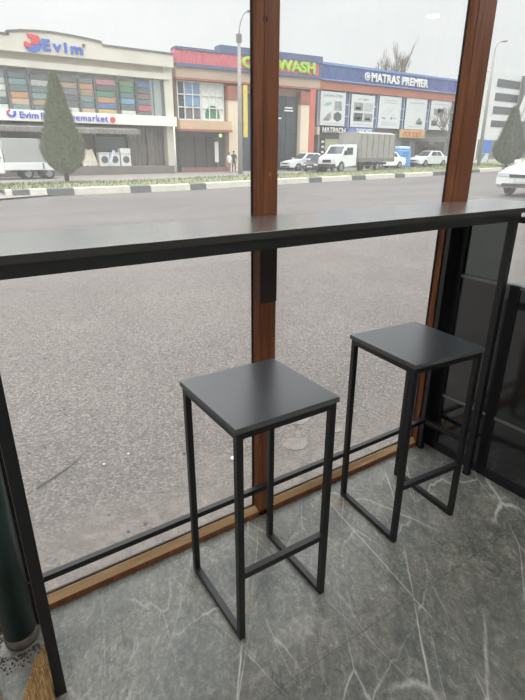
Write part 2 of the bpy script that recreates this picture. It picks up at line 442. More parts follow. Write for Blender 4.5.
# ------------------------------------------------------------------ stools
def make_stool(label, loc, rz):
    t = thing('bar_stool', label, 'bar stool', loc, rz, 'square black bar stools')
    W, D, H, t_ = .3437 / 2, .3428 / 2, .75, .020
    s = MB(); s.box(-W, -D, H - .017, W, D, H, .0012)
    st = s.build('seat', SEAT, t)
    e = MB()
    e.box(-W - .0004, -D - .0004, H - .0155, W + .0004, -D + .003, H - .0012); e.box(-W - .0004, D - .003, H - .0155, W + .0004, D + .0004, H - .0012)
    e.box(-W - .0004, -D + .003, H - .0155, -W + .003, D - .003, H - .0012); e.box(W - .003, -D + .003, H - .0155, W + .0004, D - .003, H - .0012)
    e.build('edge_band', EDGE, st)
    a = W - .005 - t_ / 2; b = D - .005 - t_ / 2; zt = H - .0171
    for sx in (-1, 1):
        for sy in (-1, 1):
            MB().box(sx * a - t_ / 2, sy * b - t_ / 2, 0, sx * a + t_ / 2, sy * b + t_ / 2, zt, .0012).build('leg', BLACK, t)
        MB().box(sx * a - t_ / 2, -b + t_ / 2, 0, sx * a + t_ / 2, b - t_ / 2, t_).build('floor_runner', BLACK, t)
    ap = MB()
    for sx in (-1, 1): ap.box(sx * a - t_ / 2, -b + t_ / 2, zt - t_, sx * a + t_ / 2, b - t_ / 2, zt)
    for sy in (-1, 1): ap.box(-a + t_ / 2, sy * b - t_ / 2, zt - t_, a - t_ / 2, sy * b + t_ / 2, zt)
    ap.build('seat_frame', BLACK, t)
    MB().box(-a + t_ / 2, -b - t_ / 2, .238, a - t_ / 2, -b + t_ / 2, .258).build('stretcher', BLACK, t)
    return t
st1 = make_stool('square charcoal-seated black steel bar stool in front of the middle wooden mullion, nearest the viewer', (.2349, -.2757, 0), -.0151)
st2 = copy_tree(st1); st2.location = (.9517, -.2608, 0); st2.rotation_euler = (0, 0, -.0825)
st2['label'] = 'square charcoal-seated black steel bar stool beside the black partition, the farther of the two'

# ------------------------------------------------------------------ bottom left corner
pc = thing('steel_post', 'dark green steel post behind the left bar leg, dusty at its foot', 'post', (-.492, -.062, 0))
MB().tube([(0, 0, .03), (0, 0, ZL - .001)], .046, 32).build('pipe', GREENP, pc)
MB().tube([(0, 0, 0), (0, 0, .008), (0, 0, .02), (0, 0, .042)], [.036, .046, .0475, .0465], 32).build('grimy_foot', DUSTY, pc)
db = MB(); rr = random.Random(3)
for k in range(620):
    a = rr.uniform(0, 2 * PI); d = .05 + abs(rr.gauss(0, .034)); x = -.50 + math.cos(a) * d * 1.2; y = -.075 + math.sin(a) * d * .8
    if y > -.006 or x > -.452: continue
    s = rr.uniform(.001, .0045)
    db.obox((x, y, s * .4), (s, s * rr.uniform(.6, 1.4), s * .8), Matrix.Rotation(rr.uniform(0, 3), 3, 'Z'))
tag(db.build('floor_debris', plain('brown_crumbs', S(58, 46, 40), .9, 0, .4, 60)), 'dark brown crumbs of dirt on the floor around the green post', 'dirt', None, 'stuff')
br = thing('straw_broom', 'straw hand broom lying on the floor beside the left bar leg', 'broom', (-.47, -.30, 0))
bs = MB(); rr = random.Random(5)
for k in range(760):
    u = rr.uniform(-1, 1); h = rr.uniform(0, 1); v = math.sqrt(max(0, 1 - u * u))
    end = rr.random() ** .6
    P = []
    for y, cx, hw, th in ((-.40, -.036, .012, .020), (-.28, -.034, .040, .026), (-.12, -.028, .048, .028), (.01, -.019, .041, .024), (.07, -.003, .030, .018), (.13, .013, .019, .010), (.165, .031, .005, .004)):
        if y > .0 and y > .165 * end + .01: break
        P.append(Vector((cx + u * hw + rr.uniform(-.002, .002), y + rr.uniform(-.006, .006), .002 + th * (.25 + h * (.4 + .6 * v)) + (.012 if y < -.3 else 0))))
    for p in P:
        if -.045 < p.y < .06: p.x = min(p.x, .0225)
    bs.tube(P, [.0014 - .0008 * i / (len(P) - 1) for i in range(len(P))], 4, False)
bs.build('bristles', STRAW, br)
MB().tube([(-.046, -.62, .020), (-.045, -.50, .024), (-.045, -.39, .026)], [.012, .015, .022], 14).build('handle', STRAW, br)
for y in (-.41, -.45, -.52): MB().tube([(-.045, y - .004, .026), (-.045, y + .004, .026)], .0225, 14).build('binding', CORD, br)
tag(MB().box(-.64, -.36, 0, -.572, -.195, .022, .002).build('wooden_block', plain('orange_brown_wood', S(150, 92, 58), .6, 0, .25, 30)), 'orange brown wooden block on the floor at the left edge below the post', 'wood block')

# ------------------------------------------------------------------ street
def road_patch():
    m = MB(); xs = [-40, 130]; ys = [.07, 60]
    m.quad(*[(x, y, road_z(x, y)) for x, y in ((-40, .07), (160, .07), (160, 70), (-40, 70))])
    return m.build('road', ASPHALT)
struct(road_patch())
KP = [(1.99, 17.9), (8.2, 17.65), (14.0, 19.0), (26.6, 20.9), (34.9, 22.9), (42.2, 25.0), (60, 31.5), (100, 46)]
def kerb_y(x):
    if x <= KP[0][0]: return KP[0][1]
    for (a, b), (c, d) in zip(KP, KP[1:]):
        if x <= c: return b + (d - b) * (x - a) / (c - a)
    return KP[-1][1]
cuts = [1.99, 2.18, 2.74, 3.29, 4.21, 6.26, 7.08, 8.79, 9.63, 12.48, 13.62, 16.21, 17.2, 19.67, 20.93, 23.79, 24.86, 28.4, 30.55, 33.62, 36.67, 42.17, 45.5, 50, 54, 59, 64, 70]
kb = MB()
xs = sorted(set(cuts + [p[0] for p in KP[1:6]] + [60]))
def kcol(x):
    i = max(k for k, c in enumerate(cuts) if c <= x + 1e-6); return i % 2
for a, b in zip(xs, xs[1:]):
    kb.mi = kcol(a)
    ya, yb = kerb_y(a), kerb_y(b); za, zb = road_z(a, ya), road_z(b, yb)
    P = []
    for x, y, z in ((a, ya, za), (b, yb, zb)):
        P.append([(x, y, z - .05), (x, y + .05, z + .23), (x, y + .30, z + .25), (x, y + .30, z - .05)])
    v = [[kb.b.verts.new(p) for p in q] for q in P]
    for k in range(4): kb._f([v[0][k], v[1][k], v[1][(k + 1) % 4], v[0][(k + 1) % 4]])
    kb._f(v[0]); kb._f(list(reversed(v[1])))
kb.mi = 0
struct(kb.build('kerb', [KW, KB]))
vg = MB(); GX = [2.0 + .8 * k for k in range(86)]
rows = []
for x in GX:
    rows.append([(x, kerb_y(x) + .30 + t * 5.4, park_z(x, kerb_y(x) + .3 + t * 5.4) + .05 + .10 * math.sin(PI * t)) for t in (0, .1, .25, .5, .75, .9, 1)])
V = [[vg.b.verts.new(p) for p in r] for r in rows]
for i in range(len(V) - 1):
    for j in range(6):
        f = vg._f([V[i][j], V[i + 1][j], V[i + 1][j + 1], V[i][j + 1]]); f.smooth = True
struct(vg.build('grass_verge', GRASS))
gs = MB(); rr = random.Random(11)
for k in range(5200):
    x = 2.0 + rr.random() ** 1.5 * 46; y = kerb_y(x) + .32 + rr.random() * 5.2; t_ = (y - kerb_y(x) - .3) / 5.4
    z = park_z(x, y) + .05 + .1 * math.sin(PI * t_) - .01
    a = rr.uniform(0, 2 * PI); h = rr.uniform(.05, .16); w = rr.uniform(.01, .03)
    gs.quad((x - w * math.cos(a), y - w * math.sin(a), z), (x + w * math.cos(a), y + w * math.sin(a), z), (x + rr.uniform(-.05, .05), y + rr.uniform(-.05, .05), z + h))
tag(gs.build('grass_tufts', plain('grass_blades', S(100, 106, 70), .9, 0, .35, 3), normals=False), 'short pale green grass on the verge behind the painted kerb', 'grass', None, 'stuff')
pk = MB(); px = [-40 + 4 * k for k in range(44)]; py = [16, 20, 24, 28, 32, 36, 44, 60, 90]
V = [[pk.b.verts.new((x, max(y, (kerb_y(x) + .29) if x > 1.9 else y), park_z(x, y) if x > 1.9 else park_z(max(x, 0), y))) for y in py] for x in px]
for i in range(len(px) - 1):
    for j in range(len(py) - 1): pk._f([V[i][j], V[i + 1][j], V[i + 1][j + 1], V[i][j + 1]])
struct(pk.build('parking_apron', PAVE))

# pebbles, broken slabs and a twig on the near asphalt
rr = random.Random(21)
def pebble(x, y, s, m, label, group, flat=.6):
    b = MB(); bmesh.ops.create_icosphere(b.b, subdivisions=2, radius=s)
    sd = rr.random() * 10
    for v in b.b.verts:
        v.co *= 1 + .25 * math.sin(v.co.x / s * 2 + sd) * math.cos(v.co.y / s * 2.3 + sd); v.co.z *= flat
    mn = min(v.co.z for v in b.b.verts)
    o = b.build('pebble', m, None, True); o.location = (x, y, road_z(x, y) - mn - s * .06); o.rotation_euler = (0, 0, rr.uniform(0, 6))
    return tag(o, label, 'stone', group)
WST = plain('pale_stone', S(214, 210, 204), .8, 0, .1, 40); DST = plain('dark_stone', S(66, 58, 54), .9, 0, .3, 40)
pebble(.59, .474, .020, WST, 'white stone on the asphalt just outside, left of the middle mullion foot', 'loose stones', .5)
pebble(.02, .80, .007, WST, 'tiny white stone lying on the asphalt right of the twig', 'loose stones')
pebble(.155, .825, .006, WST, 'tiny white stone farther right of the twig, left of the nearest stool', 'loose stones')
for k in range(34):
    x = rr.uniform(-.35, 1.3); y = .25 + rr.random() ** 1.2 * 1.3
    pebble(x, y, rr.uniform(.004, .008), DST, 'small dark stone scattered on the asphalt outside the window', 'small dark stones')
tw = MB(); tw.tube([(-.30, .78, .0), (-.22, .82, .002), (-.13, .875, .001), (-.05, .935, .003)], [.004, .0045, .004, .0025], 6)
o = tw.build('twig', plain('twig_bark', S(74, 62, 58), .9)); o.location = (0, 0, -.052); tag(o, 'thin brown twig lying on the asphalt outside the left pane', 'twig')
rr = random.Random(8)
for k, (x, y, s) in enumerate(((1.12, .62, .09), (1.22, .42, .06), (.93, .42, .08), (1.02, .78, .06))):
    b = MB(); n = 9; poly = [(math.cos(2 * PI * i / n) * s * rr.uniform(.75, 1.1), math.sin(2 * PI * i / n) * s * .75 * rr.uniform(.7, 1.1)) for i in range(n)]
    b.prism(poly, -.01, .004, 'xy'); o = b.build('broken_slab', plain('broken_asphalt', S(108, 99, 93), .9, 0, .3, 14, .5)); o.location = (x, y, road_z(x, y))
    tag(o, ['flat broken piece of pavement right behind the nearest stool', 'flat broken piece of pavement nearest the sill between the stools', 'flat broken piece of pavement beside the middle mullion foot', 'smallest broken piece of pavement, farthest from the sill'][k], 'pavement slab', 'broken pavement pieces')

# ------------------------------------------------------------------ shop with curved parapet
CREAM = plain('cream_render', S(206, 202, 190), .8, 0, .06, 1); GREYW = plain('grey_render', S(132, 128, 122), .85, 0, .12, 1)
SOFF = plain('shaded_soffit_band', S(176, 170, 156), .8, 0, .1, 1.5); COPE = plain('grey_metal_coping', S(112, 108, 104), .6)
BLUEL = plain('blue_letters', S(62, 100, 186), .5); REDL = plain('red_logo', S(206, 66, 70), .5); VIO = plain('violet_blue_letters', S(80, 84, 200), .5)
DARKIN = plain('dark_shop_interior', S(74, 70, 68), .9); SHUT = m_ribbed('brown_grey_shutter', S(108, 100, 96), S(124, 116, 112), .28, 0)
AWN = m_ribbed('grey_awning_sheet', S(118, 114, 110), S(136, 132, 128), .2, 0)
WIN = m_glass('shop_glass', (.96, .98, .98, 1), .05)
ev = thing('furniture_shop', 'two-storey cream furniture shop with a curved parapet and textile-filled windows', 'building', (0, 33, 0))
g0 = .15
b = MB(); b.box(-14, .9, 0, 14.6, 11, 7.0); b.box(14.55, -.05, 0, 15.15, 11, 7.0); b.box(-14, -.05, 3.62, 14.6, .95, 3.72)
b.build('wall', CREAM, ev)
arch = [(5.37, 7.50), (5.37, 7.64), (6.09, 7.75), (6.83, 7.81), (7.69, 7.84), (8.8, 7.80), (9.7, 7.74), (10.52, 7.66), (10.56, 7.50)]
b = MB(); b.prism([(-14, 6.74), (-14, 7.47)] + arch + [(15.18, 7.47), (15.18, 6.74)], -.35, .6); b.build('parapet', CREAM, ev)
cp = MB(); pts = [(-14, 7.48)] + arch + [(15.19, 7.48)]
for (x0, z0), (x1, z1) in zip(pts, pts[1:]):
    if abs(x1 - x0) < .01: cp.box(x0 - .06, -.42, min(z0, z1), x0 + .06, .66, max(z0, z1) + .08); continue
    cp.hexa([(x0, -.42, z0), (x1, -.42, z1), (x1, .66, z1), (x0, .66, z0), (x0, -.42, z0 + .09), (x1, -.42, z1 + .09), (x1, .66, z1 + .09), (x0, .66, z0 + .09)])
cp.build('coping', COPE, ev)
b = MB(); b.box(-14, -.02, 6.36, 14.9, .95, 6.74); b.build('soffit_shade_band', SOFF, ev)  # grey colour carries the soffit shade under the parapet
b = MB(); b.box(-14, -.18, 6.02, 14.9, .95, 6.36); b.build('lintel', CREAM, ev)
mu = [-8, -5.5, -3, -.5, 2.2, 3.7, 4.98, 6.15, 7.61, 8.97, 9.94, 11.34, 12.6, 13.77, 14.5]
for x in mu: MB().box(x - .035, -.04, 3.72, x + .035, .06, 6.02).build('window_mullion', GREYBAR, ev)
for a, c in zip(mu, mu[1:]):
    if c > 2: MB().box(a + .035, .0, 3.72, c - .035, .012, 6.02).build('window_pane', WIN, ev)
b = MB(); b.box(-14, -.45, 3.20, 15.15, -.05, 3.80); sb = b.build('sign_board', plain('white_sign_board', S(232, 230, 222), .6, 0, .03), ev)
text('sign_lettering', 'Evim', 5.30, 6.32, 3.34, 3.69, -.45, VIO, sb, .05, .02)
text('sign_lettering', 'Furnituremarket', 6.45, 10.42, 3.31, 3.68, -.45, VIO, sb, .05, .012, 0, 1.15)
d = MB(); d.tube([(10.72, -.45, 3.44), (10.72, -.52, 3.44)], .17, 16); d.build('red_dot', REDL, sb)
d = MB(); d.prism([(4.62, 3.50), (4.78, 3.36), (5.0, 3.36), (5.13, 3.5), (5.13, 3.7), (5.0, 3.7), (4.98, 3.52), (4.88, 3.46), (4.72, 3.56)], -.5, -.45); d.build('small_emblem', VIO, sb)
d = MB(); d.prism([(4.62, 3.52), (4.72, 3.58), (4.86, 3.74), (4.78, 3.78), (4.62, 3.66)], -.5, -.45); d.build('small_emblem_tip', REDL, sb)
text('parapet_lettering', 'Evim', 7.10, 9.35, 6.92, 7.50, -.35, BLUEL, ev, .09, .03, -.04, 1.3)
d = MB(); d.tube([(9.44, -.35, 7.40), (9.44, -.43, 7.40)], .09, 12); d.build('round_mark', plain('brown_mark', S(120, 92, 70), .6), ev)
d = MB(); d.prism([(6.36, 7.68), (6.98, 7.60), (6.92, 7.20), (6.66, 7.14), (6.52, 7.22), (6.60, 7.44), (6.40, 7.48)], -.45, -.35); d.prism([(6.14, 7.02), (6.12, 7.24), (6.30, 7.28), (6.40, 7.18), (6.50, 7.20), (6.56, 7.12), (6.36, 6.98)], -.45, -.35)
d.build('emblem_red', REDL, ev)
d = MB(); d.prism([(6.18, 6.99), (6.36, 6.96), (6.58, 7.10), (6.70, 7.12), (6.94, 7.18), (7.02, 7.50), (7.05, 7.14), (6.92, 6.88), (6.66, 6.78), (6.36, 6.80)], -.44, -.35)
d.build('emblem_blue', BLUEL, ev)
# ground floor
b = MB(); b.box(-14, -.9, 0, 14.6, .9, .70); b.build('platform', plain('grey_brown_plinth', S(116, 108, 104), .9, 0, .12, 1), ev)
b = MB(); b.box(-14, .80, .70, 14.6, .9, 3.62); b.build('shopfront', DARKIN, ev)
for i in range(2): MB().box(11.95 + i * 1.35, .55, .70, 13.2 + i * 1.35, .80, 3.2).build('roller_shutter', SHUT, ev)
b = MB(); b.hexa([(-14, -1.25, 2.72), (12.2, -1.25, 2.78), (12.2, .8, 2.98), (-14, .8, 2.92), (-14, -1.25, 2.80), (12.2, -1.25, 2.86), (12.2, .8, 3.16), (-14, .8, 3.10)])
b.box(-14, -1.28, 2.60, 12.2, -1.24, 2.84); b.build('awning', AWN, ev)
for x in (-10, -6, -2, 1, 4.2, 6.8, 8.45, 9.75, 11.9): MB().box(x - .05, .3, .70, x + .05, .4, 2.95).build('post', COPE, ev)
b = MB(); b.box(9.82, .74, .70, 11.85, .80, 2.5); b.build('display_window', plain('dim_shop_glass', S(120, 126, 122), .15), ev)
b = MB()
for z in (1.45, 2.0): b.box(9.82, .66, z, 11.85, .76, z + .05)
b.build('display_shelf', COPE, ev)
MB().box(8.5, .72, .70, 9.7, .80, 2.6).build('brown_door', plain('brown_wood_door', S(110, 92, 78), .7), ev)
MB().tube([(14.86, -.55, .14), (14.86, -.55, 3.2)], .05, 10).build('downpipe', WHITEP, ev)
# textile stacks behind the upper windows
fabs = {}
FC = {'teal': S(122, 148, 148), 'pale grey': S(190, 188, 180), 'dark grey': S(92, 94, 96), 'orange': S(206, 140, 96), 'peach': S(214, 178, 150), 'tan': S(176, 142, 112), 'pink': S(206, 126, 140),
      'blue': S(70, 108, 170), 'green': S(60, 138, 92), 'olive green': S(108, 140, 80), 'yellow': S(222, 184, 92), 'light blue': S(112, 158, 198), 'charcoal': S(82, 76, 84), 'red pink': S(214, 92, 104), 'white': S(224, 222, 216), 'violet grey': S(126, 122, 140), 'brown': S(130, 96, 86), 'slate': S(94, 112, 118)}
cols = [(2.3, 3.6, ['pale grey', 'teal', 'pale grey', 'slate', 'teal', 'pale grey']),
        (3.8, 4.88, ['teal', 'pale grey', 'white', 'pale grey', 'slate', 'white']),
        (5.08, 6.05, ['slate', 'teal', 'slate', 'orange', 'peach', 'teal']),
        (6.25, 7.5, ['charcoal', 'pale grey', 'slate', 'teal', 'tan', 'slate']),
        (7.71, 8.87, ['dark grey', 'tan', 'violet grey', 'charcoal', 'dark grey', 'white']),
        (9.04, 9.87, ['slate', 'orange', 'tan', 'teal', 'slate', 'peach']),
        (10.04, 11.24, ['pink', 'charcoal', 'green', 'orange', 'blue', 'yellow']),
        (11.56, 12.5, ['olive green', 'green', 'slate', 'light blue', 'dark grey', 'white']),
        (12.7, 13.62, ['blue', 'dark grey', 'brown', 'slate', 'red pink', 'dark grey'])]
ordw = ['first', 'second', 'third', 'fourth', 'fifth', 'sixth', 'seventh', 'eighth', 'ninth']
hs = .34
for ci, (xa, xb, names) in enumerate(cols):
    n = len(names)
    for ri, nm in enumerate(names):
        if nm not in fabs: fabs[nm] = plain('textile_' + nm.replace(' ', '_'), tuple(min(1, c * .95 + .05) for c in FC[nm][:3]) + (1,), .9, 0, .12, 4)
        z1 = 5.78 - ri * hs
        b = MB(); b.box(xa, .06, z1 - hs + .012, xb, .70, z1 - .012, .05)
        for q in range(3): b.box(xa + .02, .05, z1 - hs + .06 + q * .09, xb - .02, .09, z1 - hs + .075 + q * .09)
        o = b.build('folded_textile', fabs[nm]); o.location = (0, 33, 0)
        tag(o, '%s folded textile in shop window, %s stack from right, %s from top' % (nm, ordw[len(cols) - 1 - ci], ordw[ri]), 'textile', 'folded textiles in the upper shop window')
b = MB(); b.box(13.66, .3, 3.73, 14.45, .4, 6.0); b.build('curtain', plain('pale_curtain', S(196, 204, 202), .9), ev)
# goods on the platform
def washer(x, y, label, small=False):
    t = thing('washing_machine', label, 'washing machine', (x, y, .70), 0, 'white washing machines')
    MB().box(-.32, -.3, 0, .32, .3, .82, .02).build('cabinet', WHITEP, t)
    d = MB(); d.tube([(0, -.30, .40), (0, -.335, .40)], .22, 20); dr = d.build('door_ring', GREYBAR, t)
    d = MB(); d.tube([(0, -.335, .40), (0, -.345, .40)], .16, 20); d.build('door_glass', plain('dark_porthole', S(90, 96, 100), .2), dr)
    d = MB(); d.box(-.3, -.315, .68, .3, -.30, .80); d.build('control_panel', plain('pale_grey_panel', S(188, 192, 194), .4), t)
    return t
washer(11.25, 32.5, 'white washing machine at the right end of the shop platform'); washer(10.55, 32.6, 'white washing machine second from the right on the shop platform')
washer(9.86, 32.55, 'white washing machine third from the right, beside the leaning boards')
b = MB(); b.box(10.9, -.25, .0, 11.6, .25, .26, .02); o = b.build('white_box', WHITEP); o.location = (0, 32.5, 1.521); tag(o, 'white carton lying on top of the right-hand washing machine', 'box')
b = MB(); b.obox((10.30, 0, .52), (.16, .10, .92), Matrix.Rotation(.40, 3, 'Y')); o = b.build('white_plank', plain('pale_blue_panel', S(206, 216, 224), .5)); o.location = (0, 32.18, .705); tag(o, 'tilted pale plank leaning in front of the washing machines', 'plank')
for k in range(3):
    b = MB(); b.obox((0, 0, .48), (.34, .05, 1.0), Matrix.Rotation(-.30, 3, 'Y') @ Matrix.Rotation(-.12, 3, 'X')); o = b.build('leaning_board', plain('cream_board', S(224, 216, 196), .7)); o.location = (8.56 + k * .33, 32.45 + .08 * k, .72)
    tag(o, ['cream board leaning outside the shop door, leftmost of three', 'cream board leaning outside the shop door, middle of three', 'cream board leaning outside the shop door, rightmost of three'][k], 'board', 'leaning boards')

# ------------------------------------------------------------------ car wash building
BEIGE = plain('beige_render', S(180, 160, 142), .8, 0, .1, 1); FRED = m_ribbed('red_fascia_sheet', S(196, 100, 112), S(210, 116, 126), .25, 0, .5)
BTRIM = plain('blue_grey_trim', S(86, 98, 132), .6, 0, .1, 2); RBR = plain('red_brown_stone', S(150, 92, 80), .8, 0, .15, 2)
PIL = plain('cream_pilaster', S(218, 202, 178), .8, 0, .06, 1); BPANE = plain('blue_sky_pane', S(120, 150, 186), .12); DGL = plain('dark_blue_glass', S(62, 68, 76), .2, 0, .2, .8)
GREENL = plain('lime_letters', S(150, 206, 60), .5); YEL = plain('yellow_outline', S(214, 200, 90), .5); ORANGE = plain('orange_red_panel', S(192, 102, 84), .7, 0, .1, 1)
cw = thing('car_wash', 'two-storey building with red fascia, tall dark glazing and big green sign letters', 'building', (15.2, 33, 0), math.radians(-4))
b = MB(); b.box(.3, .5, 0, 11.9, 6, 7.0); b.build('wall', BEIGE, cw)
b = MB(); b.box(.2, -.25, 7.08, 12.0, .6, 7.85); b.build('fascia', FRED, cw)
b = MB(); b.box(.2, -.3, 6.88, 12.0, .6, 7.08); b.box(.2, -.3, 7.85, 3.45, .6, 8.02); b.box(3.42, -.3, 7.95, 12.05, .6, 8.38); b.box(3.42, -.28, 7.85, 12.0, .6, 7.95)
b.box(11.75, -.28, 7.0, 12.05, .6, 8.3); b.build('fascia_trim', BTRIM, cw)
b = MB(); b.box(.2, -.15, 6.25, 12.0, .5, 6.88); b.build('cornice', BEIGE, cw)
b = MB(); b.box(.2, -.18, 6.12, 12.0, .5, 6.25); b.build('cornice_stripe', RBR, cw)
WF = plain('white_window_frame', S(222, 222, 218), .5)
b = MB()
for x in (.35, .85, 1.45, 2.05, 2.15, 2.7, 3.25, 3.82): b.box(x, .20, 3.68, x + .06, .30, 6.1)
for z in (3.68, 4.45, 5.25, 6.04): b.box(.35, .20, z, 3.88, .30, z + .06)
wfm = b.build('window_frame', WF, cw)
b = MB(); b.box(.40, .30, 3.7, .85, .34, 6.08); b.build('side_pane', DGL, wfm)
b = MB(); b.box(.88, .30, 3.7, 2.08, .34, 6.08); b.build('left_pane', BPANE, wfm)
b = MB(); b.box(2.14, .30, 3.7, 3.85, .34, 6.08); b.build('right_pane', plain('white_blind', S(214, 218, 216), .5), wfm)
n = 14; b = MB(); b.prism([(2.42, 3.82)] + [(2.98 - .56 * math.cos(PI * k / n), 4.05 + .62 * math.sin(PI * k / n)) for k in range(n + 1)] + [(3.54, 3.82)], .285, .30); b.build('green_dome', plain('green_dome_paint', S(66, 128, 100), .6), wfm)
b = MB(); b.prism([(1.0, 3.78), (1.0, 4.3), (1.2, 4.62), (1.75, 4.62), (1.98, 4.3), (1.98, 3.78)], .285, .30); b.build('furniture_silhouette', plain('grey_furniture', S(104, 102, 106), .7), wfm)
b = MB(); b.box(.15, -.7, 3.06, 4.0, .5, 3.62); b.build('balcony', plain('tan_balcony', S(198, 170, 140), .8, 0, .06, 1), cw)
b = MB(); b.box(.15, -.74, 2.92, 4.05, .5, 3.06); b.build('balcony_trim', RBR, cw)
b = MB(); b.box(.25, .4, .2, 3.95, .5, 2.92); b.build('shopfront', plain('dim_shopfront', S(78, 74, 76), .3), cw)
b = MB(); b.box(.3, -.05, 0, 4.0, .5, .55); b.build('plinth', plain('brick_plinth', S(132, 98, 92), .9, 0, .2, 2), cw)
for x, w, m in ((.35, .5, DARKIN), (1.55, .75, DARKIN), (2.45, .6, DARKIN), (3.25, .12, COPE)):
    MB().box(x, .30, .55, x + w, .42, 2.6).build('shop_bay', m, cw)
MB().box(3.0, .1, .9, 3.3, .16, 2.3).build('white_banner', WHITEP, cw)
b = MB(); b.box(4.05, -.15, 0, 5.1, .5, 5.06); b.build('pilaster', PIL, cw)
b = MB(); b.box(4.0, -.2, 5.06, 5.15, .5, 5.95); b.build('pilaster_head', RBR, cw)
b = MB(); b.box(5.2, .3, .2, 10.25, .5, 5.6); gz = b.build('glazing', DGL, cw)
b = MB()
for x in (5.2, 6.2, 7.2, 8.2, 9.2, 10.2): b.box(x - .03, .24, .2, x + .03, .3, 5.6)
for z in (1.2, 3.1, 4.3): b.box(5.2, .24, z, 10.25, .3, z + .05)
b.build('glazing_bars', plain('dark_bars', S(60, 66, 76), .5), gz)
for x0, x1, z in ((9.05, 9.75, 4.75), (9.0, 9.8, 4.55), (8.35, 8.75, 4.0), (8.3, 8.5, 4.85)): MB().box(x0, .22, z, x1, .24, z + .1).build('glass_lettering', WHITEP, gz)
b = MB(); b.box(10.28, -.15, 0, 11.08, .5, 5.05); b.build('pilaster', PIL, cw)
b = MB(); b.box(10.25, -.2, 5.05, 11.1, .5, 5.95); b.build('pilaster_head', RBR, cw)
b = MB(); b.box(11.1, -.18, 0, 11.6, .5, 6.12); b.build('orange_strip', ORANGE, cw)
text('sign_lettering', 'CAR', 5.15, 7.6, 7.16, 7.82, -.25, GREENL, cw, .12, .03)
text('sign_lettering', 'WASH', 8.0, 11.35, 7.2, 7.88, -.25, GREENL, cw, .12, .03)
text('sign_outline', 'CAR', 5.10, 7.65, 7.12, 7.86, -.25, YEL, cw, .06, .055)
text('sign_outline', 'WASH', 7.95, 11.4, 7.16, 7.92, -.25, YEL, cw, .06, .055)
MB().tube([(3.28, -.3, 2.7), (3.28, -.36, 2.7)], .13, 12).build('green_lamp', emit('green_lamp_glow', S(190, 230, 130), 1.5), cw)

# ------------------------------------------------------------------ mattress store
BLUEF = m_ribbed('blue_fascia_sheet', S(74, 88, 144), S(88, 104, 158), .4, 0, .5); LBL = plain('light_blue_trim', S(112, 140, 186), .5)
mt = thing('mattress_store', 'long two-storey store with a blue fascia, orange band and white banners', 'building', (30, 33, 0))
b = MB(); b.box(-2.15, .4, 0, 16.5, 10, 7.1); b.build('wall', plain('grey_store_wall', S(142, 138, 134), .8, 0, .1, 1), mt)
b = MB(); b.box(-2.2, -.3, 7.05, 16.6, .5, 8.08); b.build('fascia', BLUEF, mt)
b = MB(); b.box(-2.2, -.36, 8.05, 16.6, .5, 8.22); b.box(-2.2, -.34, 6.98, 16.6, .5, 7.08); b.build('fascia_trim', LBL, mt)
b = MB(); b.box(-2.2, -.2, 6.34, 16.6, .5, 7.0); b.build('orange_band', plain('orange_brown_band', S(172, 108, 92), .8, 0, .12, 1), mt)
b = MB(); b.box(-2.15, .1, 3.68, 16.5, .42, 6.34); wp = b.build('window_strip', plain('blue_grey_glazing', S(92, 108, 146), .15, 0, .25, .7), mt)
b = MB()
for x in (-2.1, -1.95, .78, 1.28, 4.15, 4.62, 7.52, 8.02, 11.05, 11.5, 14.7, 15.2): b.box(x - .05, .02, 3.68, x + .05, .12, 6.34)
for z in (4.45, 5.35): b.box(-2.15, .02, z, 16.5, .12, z + .06)
b.build('window_bars', plain('pale_bars', S(186, 194, 204), .5), wp)
text('fascia_lettering', 'MATRAS PREMIER', 3.25, 10.45, 7.22, 7.88, -.3, WHITEP, mt, .1, .03, 0, 1.08)
d = MB(); d.tube([(2.75, -.3, 7.56), (2.75, -.4, 7.56)], .30, 20); d.mi = 1; d.tube([(2.75, -.4, 7.56), (2.75, -.42, 7.56)], .21, 16); d.mi = 0; d.tube([(2.75, -.42, 7.56), (2.75, -.44, 7.56)], .13, 16)
d.build('round_emblem', [WHITEP, LBL], mt)
b = MB(); b.box(-2.1, -.1, 0, -1.9, .42, 3.0); b.box(2.6, .1, 0, 16.4, .42, 3.0); b.build('shopfront', plain('grey_shopfront', S(112, 110, 108), .4, 0, .2, .6), mt)
for x, w, m in ((-1.2, 1.5, plain('pale_green_display', S(158, 166, 132), .5)), (5.0, 1.6, DARKIN), (8.3, .9, DARKIN), (10.2, 1.8, DARKIN), (13.0, 1.4, DARKIN)):
    MB().box(x, .02, .4, x + w, .12, 2.7).build('display_bay', m, mt)
for x in (-1.75, .45):
    b = MB(); b.box(x, -.02, .5, x + .5, .06, 2.75); pb = b.build('black_panel', plain('black_info_panel', S(58, 58, 60), .6), mt)
    b = MB()
    for k in range(5): b.box(x + .12, -.035, .8 + k * .4, x + .38, -.02, .95 + k * .4)
    b.build('panel_marks', WHITEP, pb)
MB().box(-2.15, -.05, 3.0, -1.9, .4, 3.6).build('plaster_block', PIL, mt)
MB().box(10.6, -.6, 2.2, 13.2, .4, 2.45).build('dark_canopy', DARKIN, mt)
BW = plain('banner_white', S(204, 208, 208), .6, 0, .03, 1); PIC = plain('grey_photo_print', S(140, 142, 142), .7, 0, .35, 3); PICD = plain('dark_photo_print', S(84, 88, 88), .7, 0, .3, 3)
TEAL = plain('teal_print', S(150, 188, 180), .7, 0, .2, 3); LINE = plain('pale_grey_print', S(176, 178, 180), .7)
def banner(x0, x1, z0, z1, label):
    t = thing('shop_banner', label, 'banner', (30 + x0, 32.92, z0), 0, 'white banners on the mattress store')
    MB().box(0, -.05, 0, x1 - x0, .0, z1 - z0).build('sheet', BW, t); return t
